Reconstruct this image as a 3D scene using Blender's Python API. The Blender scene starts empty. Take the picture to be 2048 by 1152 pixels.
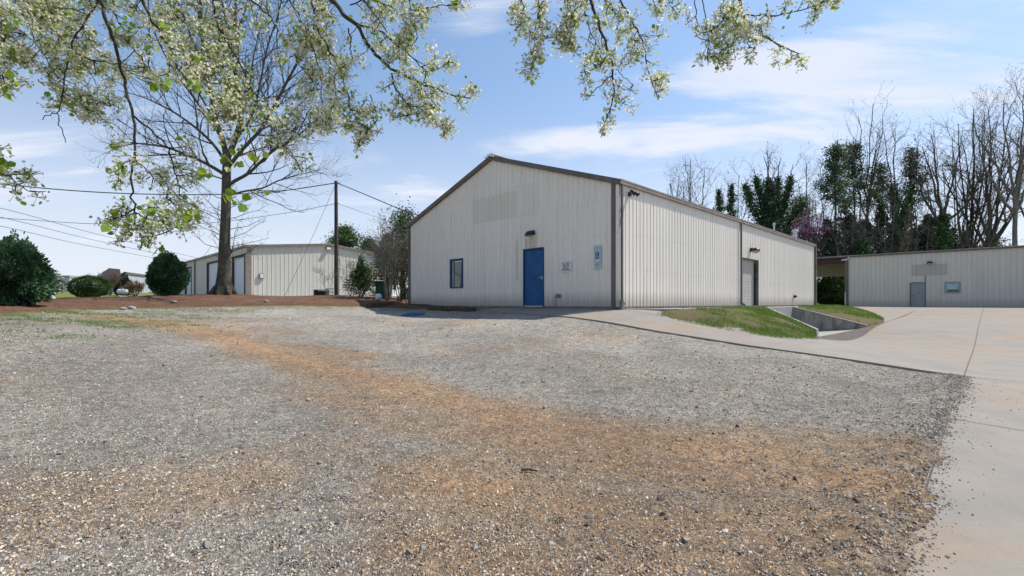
import bpy, math, random
import numpy as np
from mathutils import Vector, Matrix
random.seed(7)
rng = np.random.default_rng(11)
R = math.radians
C = bpy.context.scene.collection
sc = bpy.context.scene

# ------------------------------------------------------------------ camera
F, CX, HY = 958.0, 1024.0, 607.0          # focal length, centre and horizon in photo pixels (2048 wide)
cam = bpy.data.cameras.new('camera'); cam.sensor_width = 36; cam.lens = 36*F/2048
cam.shift_y = (HY-576)/2048; cam.clip_start = .05; cam.clip_end = 3000
co = bpy.data.objects.new('camera', cam); C.objects.link(co)
co.location = (0, 0, 0); co.rotation_euler = (R(90), 0, 0)
sc.camera = co

# ------------------------------------------------------------------ sun, sky, exposure
SUN_EL, SUN_AZ = R(55.5), R(67.5)             # azimuth from +Y towards +X
sun = bpy.data.lights.new('sun', 'SUN'); sun.energy = 3.35; sun.angle = R(.5); sun.color = (1, .955, .88)
so = bpy.data.objects.new('sun', sun); C.objects.link(so)
sv = Vector((math.sin(SUN_AZ)*math.cos(SUN_EL), math.cos(SUN_AZ)*math.cos(SUN_EL), math.sin(SUN_EL)))
so.rotation_euler = sv.to_track_quat('Z', 'Y').to_euler()
sc.view_settings.view_transform = 'Standard'; sc.view_settings.look = 'None'
sc.view_settings.exposure = 0.86; sc.view_settings.gamma = 1
sc.cycles.max_bounces = 8; sc.cycles.transparent_max_bounces = 8

class NT:
    """tiny node helper"""
    def __init__(s, tree): s.t = tree; tree.nodes.clear()
    def n(s, typ, **k):
        nd = s.t.nodes.new(typ)
        for a, b in k.items():
            if a == 'i':
                for q, v in b.items():
                    if hasattr(v, 'is_output') or isinstance(v, bpy.types.NodeSocket): s.t.links.new(v, nd.inputs[q])
                    else: nd.inputs[q].default_value = v
            else: setattr(nd, a, b)
        return nd
    def math(s, op, a, b=0.0, c=None, clamp=False):
        i = {0: a, 1: b}
        if c is not None: i[2] = c
        return s.n('ShaderNodeMath', operation=op, use_clamp=clamp, i=i).outputs[0]
    def vm(s, op, a, b=(0, 0, 0)):
        return s.n('ShaderNodeVectorMath', operation=op, i={0: a, 1: b}).outputs[0]
    def mix(s, f, a, b, blend='MIX'):
        nd = s.n('ShaderNodeMix', data_type='RGBA', blend_type=blend, clamp_factor=True)
        for idx, v in ((0, f), (6, a), (7, b)):
            if isinstance(v, bpy.types.NodeSocket): s.t.links.new(v, nd.inputs[idx])
            else: nd.inputs[idx].default_value = (tuple(v)+(1,))[:4] if hasattr(v, '__len__') else v
        return nd.outputs[2]
    def ramp(s, v, lo, hi, a=0.0, b=1.0):
        nd = s.n('ShaderNodeMapRange', interpolation_type='SMOOTHSTEP', i={0: v, 1: lo, 2: hi, 3: a, 4: b})
        return nd.outputs[0]
    def noise(s, vec, scale, detail=4, rough=.55, dist=0.0):
        return s.n('ShaderNodeTexNoise', i={'Vector': vec, 'Scale': scale, 'Detail': detail, 'Roughness': rough, 'Distortion': dist}).outputs[0]
    def link(s, a, b): s.t.links.new(a, b)

w = bpy.data.worlds.new('World'); sc.world = w; w.use_nodes = True
N = NT(w.node_tree)
sky = N.n('ShaderNodeTexSky', sky_type='NISHITA', sun_disc=False, sun_elevation=SUN_EL, sun_rotation=SUN_AZ,
          altitude=250, air_density=1.0, dust_density=.5, ozone_density=1.0)
tc = N.n('ShaderNodeTexCoord').outputs['Generated']
sep = N.n('ShaderNodeSeparateXYZ', i={0: tc})
az = N.math('ARCTAN2', sep.outputs[0], sep.outputs[1])
el = N.math('ARCSINE', sep.outputs[2])
zz = N.math('ADD', N.math('MAXIMUM', sep.outputs[2], 0.0), .16)
px_ = N.math('DIVIDE', sep.outputs[0], zz); py_ = N.math('DIVIDE', sep.outputs[1], zz)
pl = N.n('ShaderNodeCombineXYZ', i={0: px_, 1: py_, 2: 0.0}).outputs[0]
mp = N.n('ShaderNodeMapping', i={'Vector': pl, 'Rotation': (0, 0, R(-10)), 'Scale': (.6, 2.0, 1)}).outputs[0]
n1 = N.noise(mp, 1.15, 9, .62, .6)
n2 = N.noise(mp, .45, 3, .5, .2)
def band(a0, e0, slope, width):           # a long cirrus bank across a piece of the sky
    d = N.math('SUBTRACT', N.math('SUBTRACT', el, e0), N.math('MULTIPLY', N.math('SUBTRACT', az, a0), slope))
    d = N.math('DIVIDE', d, width)
    return N.math('POWER', 2.718, N.math('MULTIPLY', N.math('MULTIPLY', d, d), -1.0))
def azw(a0, wd):
    d = N.math('DIVIDE', N.math('SUBTRACT', az, a0), wd)
    return N.math('POWER', 2.718, N.math('MULTIPLY', N.math('MULTIPLY', d, d), -1.0))
b1 = N.math('MULTIPLY', band(R(30), R(23.8), .03, R(2.6)), azw(R(29), R(15)))
b2 = N.math('MULTIPLY', band(R(14), R(18.2), .0, R(2.3)), azw(R(14), R(19)))
b3 = N.math('MULTIPLY', band(R(-20), R(13), .05, R(3.5)), .35)
b4 = N.math('MULTIPLY', band(R(-4), R(30.5), .3, R(3.0)), azw(R(-4), R(6)))
bs = N.math('ADD', N.math('ADD', b1, b2), N.math('ADD', b3, N.math('MULTIPLY', b4, .5)))
dens = N.math('ADD', N.math('MULTIPLY', n1, 1.25), N.math('MULTIPLY', n2, .35))
dens = N.math('ADD', dens, N.math('MULTIPLY', bs, .30))
cm = N.ramp(dens, .87, 1.16)
hz = N.ramp(el, 0.0, R(26), .80, 0.0)
cm = N.math('MINIMUM', N.math('ADD', N.math('MULTIPLY', cm, .85), hz), 1.0)
skc = N.mix(1.0, sky.outputs[0], N.mix(N.ramp(el, 0.0, R(30)), (.72, .74, .80), (1.04, 1.06, 1.04)), 'MULTIPLY')
col = N.mix(cm, skc, (4.6, 4.85, 5.5))
bg = N.n('ShaderNodeBackground', i={0: col, 1: 0.10})
N.link(bg.outputs[0], N.n('ShaderNodeOutputWorld').inputs[0])

# ------------------------------------------------------------------ object helpers
def prop(o, label=None, cat=None, group=None, kind=None):
    if label: o['label'] = label
    if cat: o['category'] = cat
    if group: o['group'] = group
    if kind: o['kind'] = kind
    return o
def thing(name, loc, label, cat, group=None, rz=0):
    o = bpy.data.objects.new(name, None); C.objects.link(o); o.empty_display_size = .3
    o.location = loc; o.rotation_euler = (0, 0, rz)
    return prop(o, label, cat, group)
class MB:
    """collects shapes for ONE mesh object"""
    def __init__(s): s.v = []; s.f = []; s.mi = []; s.cur = 0
    def add(s, vs, fs):
        b = len(s.v); s.v += [tuple(x) for x in vs]; s.f += [tuple(i+b for i in f) for f in fs]; s.mi += [s.cur]*len(fs)
        return s
    def box(s, x0, x1, y0, y1, z0, z1, M=None, bev=0):
        vs = [Vector(p) for p in ((x0,y0,z0),(x1,y0,z0),(x1,y1,z0),(x0,y1,z0),(x0,y0,z1),(x1,y0,z1),(x1,y1,z1),(x0,y1,z1))]
        if M is not None: vs = [M @ p for p in vs]
        return s.add(vs, [(0,3,2,1),(4,5,6,7),(0,1,5,4),(1,2,6,5),(2,3,7,6),(3,0,4,7)])
    def beam(s, p, q, wd, ht, up=(0, 0, 1), off=(0, 0)):
        p = Vector(p); q = Vector(q); a = (q-p); L = a.length; a.normalize()
        side = a.cross(Vector(up)); side.normalize(); u = side.cross(a)
        M = Matrix((a, side, u)).transposed().to_4x4(); M.translation = p + side*off[0] + u*off[1]
        return s.box(0, L, -wd/2, wd/2, -ht/2, ht/2, M)
    def prism(s, pts, z0, z1, M=None):      # polygon in xy
        n = len(pts); vs = [Vector((x, y, z0)) for x, y in pts]+[Vector((x, y, z1)) for x, y in pts]
        if M is not None: vs = [M @ p for p in vs]
        return s.add(vs, [tuple(range(n-1, -1, -1)), tuple(range(n, 2*n))]+[(i, (i+1) % n, n+(i+1) % n, n+i) for i in range(n)])
    def tube(s, pts, rad, n=8, cap=True):
        pts = [Vector(p) for p in pts]
        rad = [rad]*len(pts) if not hasattr(rad, '__len__') else rad
        b = []; prev = None
        for i, p in enumerate(pts):
            a = (pts[min(i+1, len(pts)-1)]-pts[max(i-1, 0)]).normalized()
            if prev is None:
                prev = a.cross(Vector((0, 0, 1)) if abs(a.z) < .9 else Vector((1, 0, 0))).normalized()
            x = (prev - a*prev.dot(a)).normalized(); prev = x; y = a.cross(x)
            for k in range(n):
                t = 2*math.pi*k/n; b.append(p+(x*math.cos(t)+y*math.sin(t))*rad[i])
        fs = [(i*n+k, i*n+(k+1) % n, (i+1)*n+(k+1) % n, (i+1)*n+k) for i in range(len(pts)-1) for k in range(n)]
        if cap: fs += [tuple(range(n-1, -1, -1)), tuple((len(pts)-1)*n+k for k in range(n))]
        return s.add(b, fs)
    def lathe(s, prof, c=(0, 0, 0), n=16):   # profile of (r, z)
        b = [(c[0]+r*math.cos(2*math.pi*k/n), c[1]+r*math.sin(2*math.pi*k/n), c[2]+z) for r, z in prof for k in range(n)]
        fs = [(i*n+k, i*n+(k+1) % n, (i+1)*n+(k+1) % n, (i+1)*n+k) for i in range(len(prof)-1) for k in range(n)]
        return s.add(b, fs)
    def build(s, name, mats, parent=None, smooth=False, bevel=0):
        me = bpy.data.meshes.new(name); me.from_pydata(s.v, [], s.f)
        for m in (mats if isinstance(mats, (list, tuple)) else [mats]): me.materials.append(m)
        if any(s.mi): me.polygons.foreach_set('material_index', s.mi)
        if smooth: me.polygons.foreach_set('use_smooth', [True]*len(me.polygons))
        me.update()
        o = bpy.data.objects.new(name, me); C.objects.link(o)
        if parent: o.parent = parent; o.matrix_parent_inverse = Matrix.Identity(4)
        if bevel:
            b = o.modifiers.new('bevel', 'BEVEL'); b.width = bevel; b.segments = 2; b.limit_method = 'ANGLE'
        return o
def npmesh(name, V, Fq, mat, parent=None, smooth=False, attr=None, nside=4, mats=None):
    """mesh from numpy arrays: V (n,3), Fq (m,k)"""
    me = bpy.data.meshes.new(name); V = np.asarray(V, np.float32); Fq = np.asarray(Fq, np.int32); k = Fq.shape[1]
    me.vertices.add(len(V)); me.vertices.foreach_set('co', V.ravel())
    me.loops.add(Fq.size); me.loops.foreach_set('vertex_index', Fq.ravel())
    me.polygons.add(len(Fq)); me.polygons.foreach_set('loop_start', np.arange(0, Fq.size, k, dtype=np.int32))
    me.update(calc_edges=True)
    me.polygons.foreach_set('use_smooth', np.full(len(Fq), bool(smooth)))
    for m in (mats or [mat]): me.materials.append(m)
    if attr:
        for an, dat in attr.items():
            dat = np.asarray(dat, np.float32)
            dom = 'POINT' if len(dat) == len(V) else 'FACE'
            if dat.ndim == 1:
                a = me.attributes.new(an, 'FLOAT', dom); a.data.foreach_set('value', dat)
            else:
                a = me.attributes.new(an, 'FLOAT_COLOR', dom)
                a.data.foreach_set('color', np.hstack([dat, np.ones((len(dat), 1), np.float32)]).ravel())
    o = bpy.data.objects.new(name, me); C.objects.link(o)
    if parent: o.parent = parent
    return o

# ------------------------------------------------------------------ materials
def mat(name, col, rough=.7, var=.0, vscale=3.0, bump=0.0, bscale=20.0, metal=0.0, spec=.4, vstretch=(1, 1, 1), col2=None, transl=0.0, coat=0.0, attrvar=None, detail=5):
    m = bpy.data.materials.new(name); m.use_nodes = True; n = NT(m.node_tree)
    co_ = n.n('ShaderNodeTexCoord').outputs['Object']
    c = tuple(col)+(1,)
    out = n.n('ShaderNodeOutputMaterial'); p = n.n('ShaderNodeBsdfPrincipled')
    p.inputs['Base Color'].default_value = c; p.inputs['Roughness'].default_value = rough
    p.inputs['Metallic'].default_value = metal; p.inputs['Specular IOR Level'].default_value = spec
    p.inputs['Coat Weight'].default_value = coat
    src = None
    if var or col2:
        v = n.n('ShaderNodeMapping', i={'Vector': co_, 'Scale': vstretch}).outputs[0]
        f = n.ramp(n.noise(v, vscale, detail, .6), .3, .7)
        c2 = col2 if col2 else tuple(x*(1-var) for x in col)
        src = n.mix(f, c, c2)
    if attrvar:
        a = n.n('ShaderNodeAttribute', attribute_name=attrvar)
        src = n.mix(1.0, a.outputs['Color'], src if src else c, 'MULTIPLY')
    if src: n.link(src, p.inputs['Base Color'])
    if bump:
        b = n.n('ShaderNodeBump', i={'Strength': min(1, bump), 'Distance': .01, 'Height': n.noise(co_, bscale, 4, .6)})
        n.link(b.outputs[0], p.inputs['Normal'])
    if transl:
        t = n.n('ShaderNodeBsdfTranslucent', i={0: c})
        if src: n.link(src, t.inputs[0])
        mx = n.n('ShaderNodeMixShader', i={0: transl}); n.link(p.outputs[0], mx.inputs[1]); n.link(t.outputs[0], mx.inputs[2])
        n.link(mx.outputs[0], out.inputs[0])
    else: n.link(p.outputs[0], out.inputs[0])
    return m

def siding_mat(name, col, ghost=None, rows=(), grime=(.25, .2, .14), gamt=.35):
    """painted ribbed sheet steel: vertical streaks, a dirty foot, faint chalking; ghost = darker rectangle left by an old sign"""
    m = bpy.data.materials.new(name); m.use_nodes = True; n = NT(m.node_tree)
    geo = n.n('ShaderNodeNewGeometry'); pos = geo.outputs['Position']; sp = n.n('ShaderNodeSeparateXYZ', i={0: pos})
    st = n.n('ShaderNodeMapping', i={'Vector': pos, 'Scale': (3.2, 3.2, .18)}).outputs[0]
    f = n.ramp(n.noise(st, 2.0, 6, .65), .35, .75)
    c = n.mix(n.math('MULTIPLY', f, .48), col, tuple(x*.74 for x in col))
    big = n.ramp(n.noise(pos, .35, 4, .6), .35, .7)
    c = n.mix(n.math('MULTIPLY', big, .22), c, (col[0]*.80, col[1]*.82, col[2]*.86))
    sp2 = n.ramp(n.noise(pos, 9, 5, .7), .66, .78)
    c = n.mix(n.math('MULTIPLY', sp2, .18), c, grime)
    u = n.math('ADD', n.math('MULTIPLY', sp.outputs[0], .7071), n.math('MULTIPLY', sp.outputs[1], -.7071))   # along the gable
    u = n.math('SUBTRACT', u, .7071*(3.45-15.3))
    # every sheet (0.9 m) a slightly different tone
    u2 = n.math('ADD', n.math('MULTIPLY', sp.outputs[0], .7071), n.math('MULTIPLY', sp.outputs[1], .7071))
    cell = n.n('ShaderNodeTexWhiteNoise', noise_dimensions='2D', i={'Vector': n.n('ShaderNodeCombineXYZ', i={0: n.math('FLOOR', n.math('MULTIPLY', u, 1.09)), 1: n.math('FLOOR', n.math('MULTIPLY', u2, 1.09)), 2: 0.0}).outputs[0]}).outputs[0]
    c = n.mix(n.math('MULTIPLY', cell, .12), c, tuple(x*.6 for x in col))
    if rows:                                            # rows of washer-head screws along the girts, some weeping rust
        us = n.math('MAXIMUM', 0.0, n.math('ABSOLUTE', n.math('SUBTRACT', n.math('FRACT', n.math('MULTIPLY', n.math('ADD', u, u2), 1/.2286)), .5)))
        for zr_ in rows:
            dz0 = n.math('ABSOLUTE', n.math('SUBTRACT', sp.outputs[2], zr_))
            dot = n.math('MULTIPLY', n.ramp(dz0, .008, .018, 1, 0), n.ramp(us, .05, .09, 1, 0)); c = n.mix(n.math('MULTIPLY', dot, .6), c, (.16, .14, .12))
            below = n.math('MULTIPLY', n.ramp(n.math('SUBTRACT', zr_, sp.outputs[2]), .0, .03), n.ramp(n.math('SUBTRACT', zr_, sp.outputs[2]), .05, .6, 1, 0))
            wk_ = n.math('MULTIPLY', n.math('MULTIPLY', below, n.ramp(us, .03, .08, 1, 0)), n.ramp(n.noise(st, 4, 3, .6), .5, .65)); c = n.mix(n.math('MULTIPLY', wk_, .4), c, (.34, .24, .15))
    # soil splashed on the foot of the wall
    hgt = n.math('SUBTRACT', sp.outputs[2], n.math('MULTIPLY', n.noise(st, 3.5, 4, .6), .5))
    foot = n.ramp(hgt, -.35, .28, 1.0, 0.0)
    c = n.mix(n.math('MULTIPLY', foot, gamt), c, grime)
    if ghost:
        for (u0, u1, z0, z1, cc, am) in ghost:
            a = n.math('MULTIPLY', n.ramp(u, u0-.07, u0+.07), n.ramp(u, u1-.07, u1+.07, 1.0, 0.0))
            b = n.math('MULTIPLY', n.ramp(sp.outputs[2], z0-.03, z0+.03), n.ramp(sp.outputs[2], z1-.03, z1+.03, 1.0, 0.0))
            g = n.math('MULTIPLY', a, b)
            g = n.math('MULTIPLY', g, n.ramp(n.noise(pos, 2.5, 5, .7), .2, .55, am*.7, am))
            c = n.mix(g, c, cc)
    p = n.n('ShaderNodeBsdfPrincipled', i={'Base Color': c, 'Roughness': .5, 'Specular IOR Level': .35})
    n.link(p.outputs[0], n.n('ShaderNodeOutputMaterial').inputs[0])
    return m
CREAM = (.78, .725, .64)
M = {}
M['siding'] = siding_mat('cream ribbed steel', CREAM, rows=(.05, 1.12, 2.28, 3.4, 4.5), gamt=.6, ghost=[(-7.26, -4.58, 3.36, 4.40, (.58, .515, .43), .55), (-4.3, -3.5, 3.3, 4.5, (.56, .52, .45), .2), (-3.97, -3.55, 2.02, 2.45, (.40, .30, .16), .5), (-4.62, -4.56, .9, 2.5, (.30, .25, .19), .6), (-4.13, -4.06, 2.1, 2.45, (.22, .17, .11), .8)])
M['siding_store'] = siding_mat('beige ribbed steel', (.63, .60, .53), gamt=.4, grime=(.42, .28, .15))
M['siding_right'] = siding_mat('grey beige ribbed steel', (.62, .59, .515), ghost=[(3.65, 5.89, 2.3, 3.24, (.34, .32, .30), .6)])
M['trim'] = mat('brown painted trim', (.135, .115, .105), .5, .3, 4, vstretch=(1, 1, .3))
M['gutter'] = mat('weathered brown gutter', (.20, .165, .14), .55, .0, 2.2, col2=(.29, .24, .20))
M['roof'] = mat('galvanised roof sheet', (.42, .42, .41), .4, .3, 2, metal=.4)
M['pipe'] = mat('white pipe', (.62, .62, .6), .5, .2, 8)
M['blue'] = mat('blue door paint', (.002, .088, .25), .45, .35, 2.0, bump=.1, bscale=8, spec=.25)
M['blue_frame'] = mat('blue frame paint', (.003, .05, .155), .5, .3, 5)
M['steel'] = mat('brushed steel', (.6, .6, .58), .3, metal=.9)
M['dark'] = mat('dark bronze fixture', (.022, .018, .018), .4, .2, 12)
M['lens'] = mat('old lamp lens', (.5, .44, .32), .25, .3, 15)
M['rust'] = mat('rusty red oxide steel', (.075, .036, .026), .75, .4, 6)
M['found'] = mat('foundation concrete', (.22, .205, .19), .9, .45, 4, bump=.4)
M['shutter'] = mat('beige roller shutter', (.46, .45, .42), .5, .15, 5)
M['whitedoor'] = mat('white roller shutter', (.60, .64, .70), .45, .12, 4)
M['greydoor'] = mat('grey door paint', (.27, .30, .31), .5, .15, 3)
M['white'] = mat('white sign face', (.72, .72, .70), .4, .12, 20)
M['ink'] = mat('black lettering', (.02, .02, .03), .5)
M['signgreen'] = mat('pale green sign border', (.33, .46, .42), .4, .15, 10)
M['signpale'] = mat('pale sign field', (.47, .56, .56), .4, .1, 12)
M['signblue'] = mat('sign blue', (.005, .06, .30), .4)
M['inktxt'] = mat('sign green lettering', (.06, .2, .16), .5)
M['wood'] = mat('weathered timber', (.09, .065, .045), .9, .5, 6, bump=.6, bscale=30)
M['pole'] = mat('treated pole wood', (.075, .062, .052), .85, .45, 5, bump=.5, bscale=25, vstretch=(4, 4, .4))
M['wire'] = mat('black cable', (.012, .012, .014), .5)
M['galv'] = mat('galvanised wire', (.16, .16, .17), .5, metal=.3)
M['plasticgreen'] = mat('green plastic', (.006, .075, .055), .45, .3, 5)
M['blackpl'] = mat('black plastic', (.02, .02, .022), .5, .2, 5)
M['tank'] = mat('white tank paint', (.62, .65, .68), .4, .15, 5)
M['parapet'] = mat('dark brown fascia steel', (.06, .05, .055), .6, .25, 3)
M['farwall'] = siding_mat('pale blue grey sheet', (.42, .46, .50), gamt=.2)
M['stone'] = mat('field stone', (.33, .30, .27), .85, .3, 9, bump=.6, bscale=30)
def glass_mat(name, tint, rough=.03):
    m = bpy.data.materials.new(name); m.use_nodes = True; n = NT(m.node_tree)
    pos = n.n('ShaderNodeNewGeometry').outputs['Position']
    b = n.n('ShaderNodeBump', i={'Strength': .03, 'Distance': .02, 'Height': n.noise(pos, 2.0, 2, .5)})
    p = n.n('ShaderNodeBsdfPrincipled', i={'Base Color': tuple(tint)+(1,), 'Roughness': rough, 'Specular IOR Level': 1.0, 'Normal': b.outputs[0]})
    p.inputs['Metallic'].default_value = .1
    n.link(p.outputs[0], n.n('ShaderNodeOutputMaterial').inputs[0]); return m
M['glass'] = glass_mat('dark window glass', (.05, .06, .06))
M['glassteal'] = glass_mat('glass with teal reflection', (.18, .34, .40))  # teal base colour stands in for a reflection in the pane

def bark_mat(name, c1, c2, sc_=6):
    m = bpy.data.materials.new(name); m.use_nodes = True; n = NT(m.node_tree)
    pos = n.n('ShaderNodeNewGeometry').outputs['Position']
    v = n.n('ShaderNodeMapping', i={'Vector': pos, 'Scale': (1, 1, .22)}).outputs[0]
    a = n.noise(v, sc_*3, 6, .7); b2 = n.noise(pos, 1.2, 3, .5)
    c = n.mix(n.ramp(a, .35, .65), c1, c2); c = n.mix(n.ramp(b2, .4, .7, 0, .4), c, (.10, .12, .07))
    bp = n.n('ShaderNodeBump', i={'Strength': .8, 'Distance': .03, 'Height': a})
    p = n.n('ShaderNodeBsdfPrincipled', i={'Base Color': c, 'Roughness': .9, 'Specular IOR Level': .15, 'Normal': bp.outputs[0]})
    n.link(p.outputs[0], n.n('ShaderNodeOutputMaterial').inputs[0]); return m
M['bark'] = bark_mat('grey brown bark', (.045, .036, .031), (.12, .10, .085))
M['bark_far'] = bark_mat('woodland bark', (.05, .04, .036), (.12, .10, .088), 2)
M['bark_pale'] = bark_mat('pale bark', (.13, .115, .105), (.24, .22, .20), 2)
M['bark_pear'] = bark_mat('pear twig bark', (.035, .025, .022), (.10, .075, .06), 12)
def leafmat(name, c, rough=.5, transl=.3, spec=.4): return mat(name, c, rough, attrvar='tint', transl=transl, spec=spec)
M['petal'] = leafmat('white blossom petals', (.84, .81, .64), .7, .45, .2)
M['pearleaf'] = leafmat('young pear leaves', (.24, .36, .035), .45, .5)
M['camellia'] = leafmat('glossy evergreen leaves', (.040, .085, .040), .30, .12, .6)
M['boxwood'] = leafmat('boxwood leaves', (.055, .11, .025), .5, .2)
M['ivy'] = leafmat('ivy leaves', (.050, .105, .038), .45, .2)
M['conifer'] = leafmat('conifer foliage', (.034, .062, .034), .6, .15)
M['pine'] = leafmat('pine needles', (.070, .105, .045), .6, .2)
M['olive'] = leafmat('olive foliage', (.13, .145, .05), .6, .25)
M['dry'] = leafmat('dry leaves and buds', (.16, .10, .06), .8, .3)
M['redbud'] = leafmat('redbud flowers', (.42, .20, .32), .7, .3)
M['blade'] = leafmat('grass blades', (.10, .175, .024), .6, .35)
M['straw'] = leafmat('pine straw', (.23, .095, .045), .8, .1)
M['core'] = mat('dark inner foliage', (.010, .018, .008), .9)

# ------------------------------------------------------------------ site geometry
r2 = math.sqrt(.5); CXw, CYw = 3.45, 15.3          # near corner of the main building; s runs along its long side, d outward from it
def W(s, d, z=0.0): return Vector((CXw+r2*(s+d), CYw+r2*(s-d), z))
def SD(x, y): return (r2*((x-CXw)+(y-CYw)), r2*((x-CXw)-(y-CYw)))
def at(px, py, Y): return Vector(((px-CX)/F*Y, Y, -(py-HY)/F*Y))
def on_gable(px, s0=0.0):                           # d of a photo column on a wall parallel to the gable, s = s0
    t = (px-CX)/F; return (t*(CYw+r2*s0)-(CXw+r2*s0))/(r2*(1+t))
def on_side(px, d0=0.0):
    t = (px-CX)/F; return (t*(CYw-r2*d0)-(CXw+r2*d0))/(r2*(1-t))
def zat(py, Y): return -(py-HY)/F*Y

ctrl = [(0,0,-1.6),(-4,0,-1.55),(4,0,-1.64),(0,-8,-1.6),(8,0,-1.7),(-10,0,-1.25),(12,2,-1.78),(-14,-8,-1.3),(14,-8,-1.8),
 (0,10,-.99),(0,6.8,-1.36),(0,3,-1.57),(-9.25,14.2,-.49),(-5.2,8,-1.18),(-12.8,12,-.26),(-8.6,8,-.78),(-4.8,4.5,-1.37),(-14,6,-.75),
 (2.09,13.7,-.47),(-1.27,18.6,-.28),(3.62,12.57,-.72),(5.53,11.13,-1.01),(7.14,10.12,-1.21),(9.31,8.71,-1.48),
 (-3.62,16.7,-.5),(-6.2,20.6,-.15),(-12.4,18.5,-.12),(-13,22,.10),(-18.8,34,.355),(-10.6,42,.36),(-37,53,.4),(-11.4,31,.33),(-6.5,26,.02),
 (-19.4,22,.06),(-14.4,14,-.19),(-15.1,21,.05),(-27.5,32,.13),(-43,50,.9),(-80,85,1.9),(-54,70,1.8),(-40,20,.0),(-60,50,1.0),(-22,8,-.3),(-8.5,18.4,-.15)]
for s_, d_, z_ in ((0,-.3,-.22),(0,-6,-.2),(0,-12,-.14),(0,8,-1.48),(9.4,4.2,-1.40),(13.1,5,-1.1),(13,10,-1.22),(20,8,-.88),(30,8,-.5),(38,4,-.31),(38,12,-.31),(39,20,-.3),
   (0,16,-1.75),(10,18,-1.5),(25,20,-.8),(50,0,-.3),(60,14,-.3),(24,0,-.8),(20,14,-1.0),(30,14,-.6),(5,1,-.9),(11,1,-1.42),(16,1.5,-1.05),(.9,1.3,-.31),(.3,.5,-.22),(20,-5,-.6),(34,-4,-.25),(-6,14,-1.74),(50,-30,.2),(90,0,-.3),(20,-40,.5),(30,40,-1.2),(60,50,-.8)):
    p = W(s_, d_); ctrl.append((p.x, p.y, z_))
P_ = np.array(ctrl, float)
def _U(r): return np.where(r > 1e-9, r*r*np.log(np.maximum(r, 1e-9)), 0)
_n = len(P_); _K = _U(np.hypot(P_[:, None, 0]-P_[None, :, 0], P_[:, None, 1]-P_[None, :, 1]))+np.eye(_n)*.5
_Q = np.hstack([np.ones((_n, 1)), P_[:, :2]])
_L = np.block([[_K, _Q], [_Q.T, np.zeros((3, 3))]]); _W = np.linalg.solve(_L, np.concatenate([P_[:, 2], np.zeros(3)]))
def Hn(x, y):
    x = np.asarray(x, float); y = np.asarray(y, float); sh = x.shape; x = x.ravel(); y = y.ravel(); out = np.zeros(len(x))
    for i in range(0, len(x), 20000):
        a, b = x[i:i+20000], y[i:i+20000]
        K = _U(np.hypot(a[:, None]-P_[None, :, 0], b[:, None]-P_[None, :, 1]))
        out[i:i+20000] = K @ _W[:_n]+_W[_n]+_W[_n+1]*a+_W[_n+2]*b
    r = np.hypot(x, y-20); t = np.clip((r-65)/50, 0, 1); t = t*t*(3-2*t)
    far = np.where(x < 0, 1.9, .3)*1.0
    tx = np.clip((x+30)/60, 0, 1); far = 1.9*(1-tx)+.3*tx
    return (out*(1-t)+far*t).reshape(sh)
def H(x, y): return float(Hn(np.array([x]), np.array([y]))[0])
def G(px, py, extra=0.0, y1=130.0):                # where the ray through a photo pixel meets the ground
    t = (px-CX)/F; k = (py-HY)/F
    Ys = np.concatenate([np.arange(1.2, 60, .05), np.arange(60, y1, .5)])
    dz = -k*Ys-(Hn(t*Ys, Ys)+extra)
    i = np.argmax(dz < 0)
    if dz[i] >= 0: return None
    a, b = Ys[i-1], Ys[i]; y = a+(b-a)*dz[i-1]/(dz[i-1]-dz[i]) if i else a
    return Vector((t*y, y, -k*y))
def inpoly(x, y, poly):
    x = np.asarray(x); y = np.asarray(y); c = np.zeros(x.shape, bool); n = len(poly)
    for i in range(n):
        x0, y0 = poly[i][:2]; x1, y1 = poly[(i+1) % n][:2]
        if y0 == y1: continue
        c ^= ((y0 > y) != (y1 > y)) & (x < (x1-x0)*(y-y0)/(y1-y0)+x0)
    return c
def polydist(x, y, poly, closed=True):
    d = np.full(np.shape(x), 1e9); n = len(poly)
    for i in range(n if closed else n-1):
        x0, y0 = poly[i][:2]; x1, y1 = poly[(i+1) % n][:2]
        dx, dy = x1-x0, y1-y0; L = dx*dx+dy*dy+1e-12
        t = np.clip(((x-x0)*dx+(y-y0)*dy)/L, 0, 1); d = np.minimum(d, np.hypot(x-x0-t*dx, y-y0-t*dy))
    return d
def gridmesh(name, xs, ys, zf, mat_, mask=None, attr=None, smooth=True, parent=None):
    X, Y = np.meshgrid(xs, ys); Z = zf(X, Y)
    nx, ny = len(xs), len(ys); idx = np.arange(nx*ny).reshape(ny, nx)
    Fq = np.stack([idx[:-1, :-1], idx[:-1, 1:], idx[1:, 1:], idx[1:, :-1]], -1).reshape(-1, 4)
    V = np.stack([X, Y, Z], -1).reshape(-1, 3)
    if mask is not None:
        cx = V[Fq].mean(1); k = mask(cx[:, 0], cx[:, 1]); Fq = Fq[k]
        u, inv = np.unique(Fq, return_inverse=True); V = V[u]; Fq = inv.reshape(-1, 4)
    at_ = {k: f(V[:, 0], V[:, 1]) for k, f in attr.items()} if attr else None
    return npmesh(name, V, Fq, mat_, parent, smooth, at_)
_ph = rng.uniform(0, 6.28, (40,)); _kx = rng.normal(0, 1, 40); _ky = rng.normal(0, 1, 40)
def wob(x, y, f=1.0, n=12):                        # cheap smooth noise, about -1..1
    r = 0
    for i in range(n): r = r+np.sin((_kx[i]*x+_ky[i]*y)*f*(1+.25*i)+_ph[i])/(1+.18*i)
    return r/3.2

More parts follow.
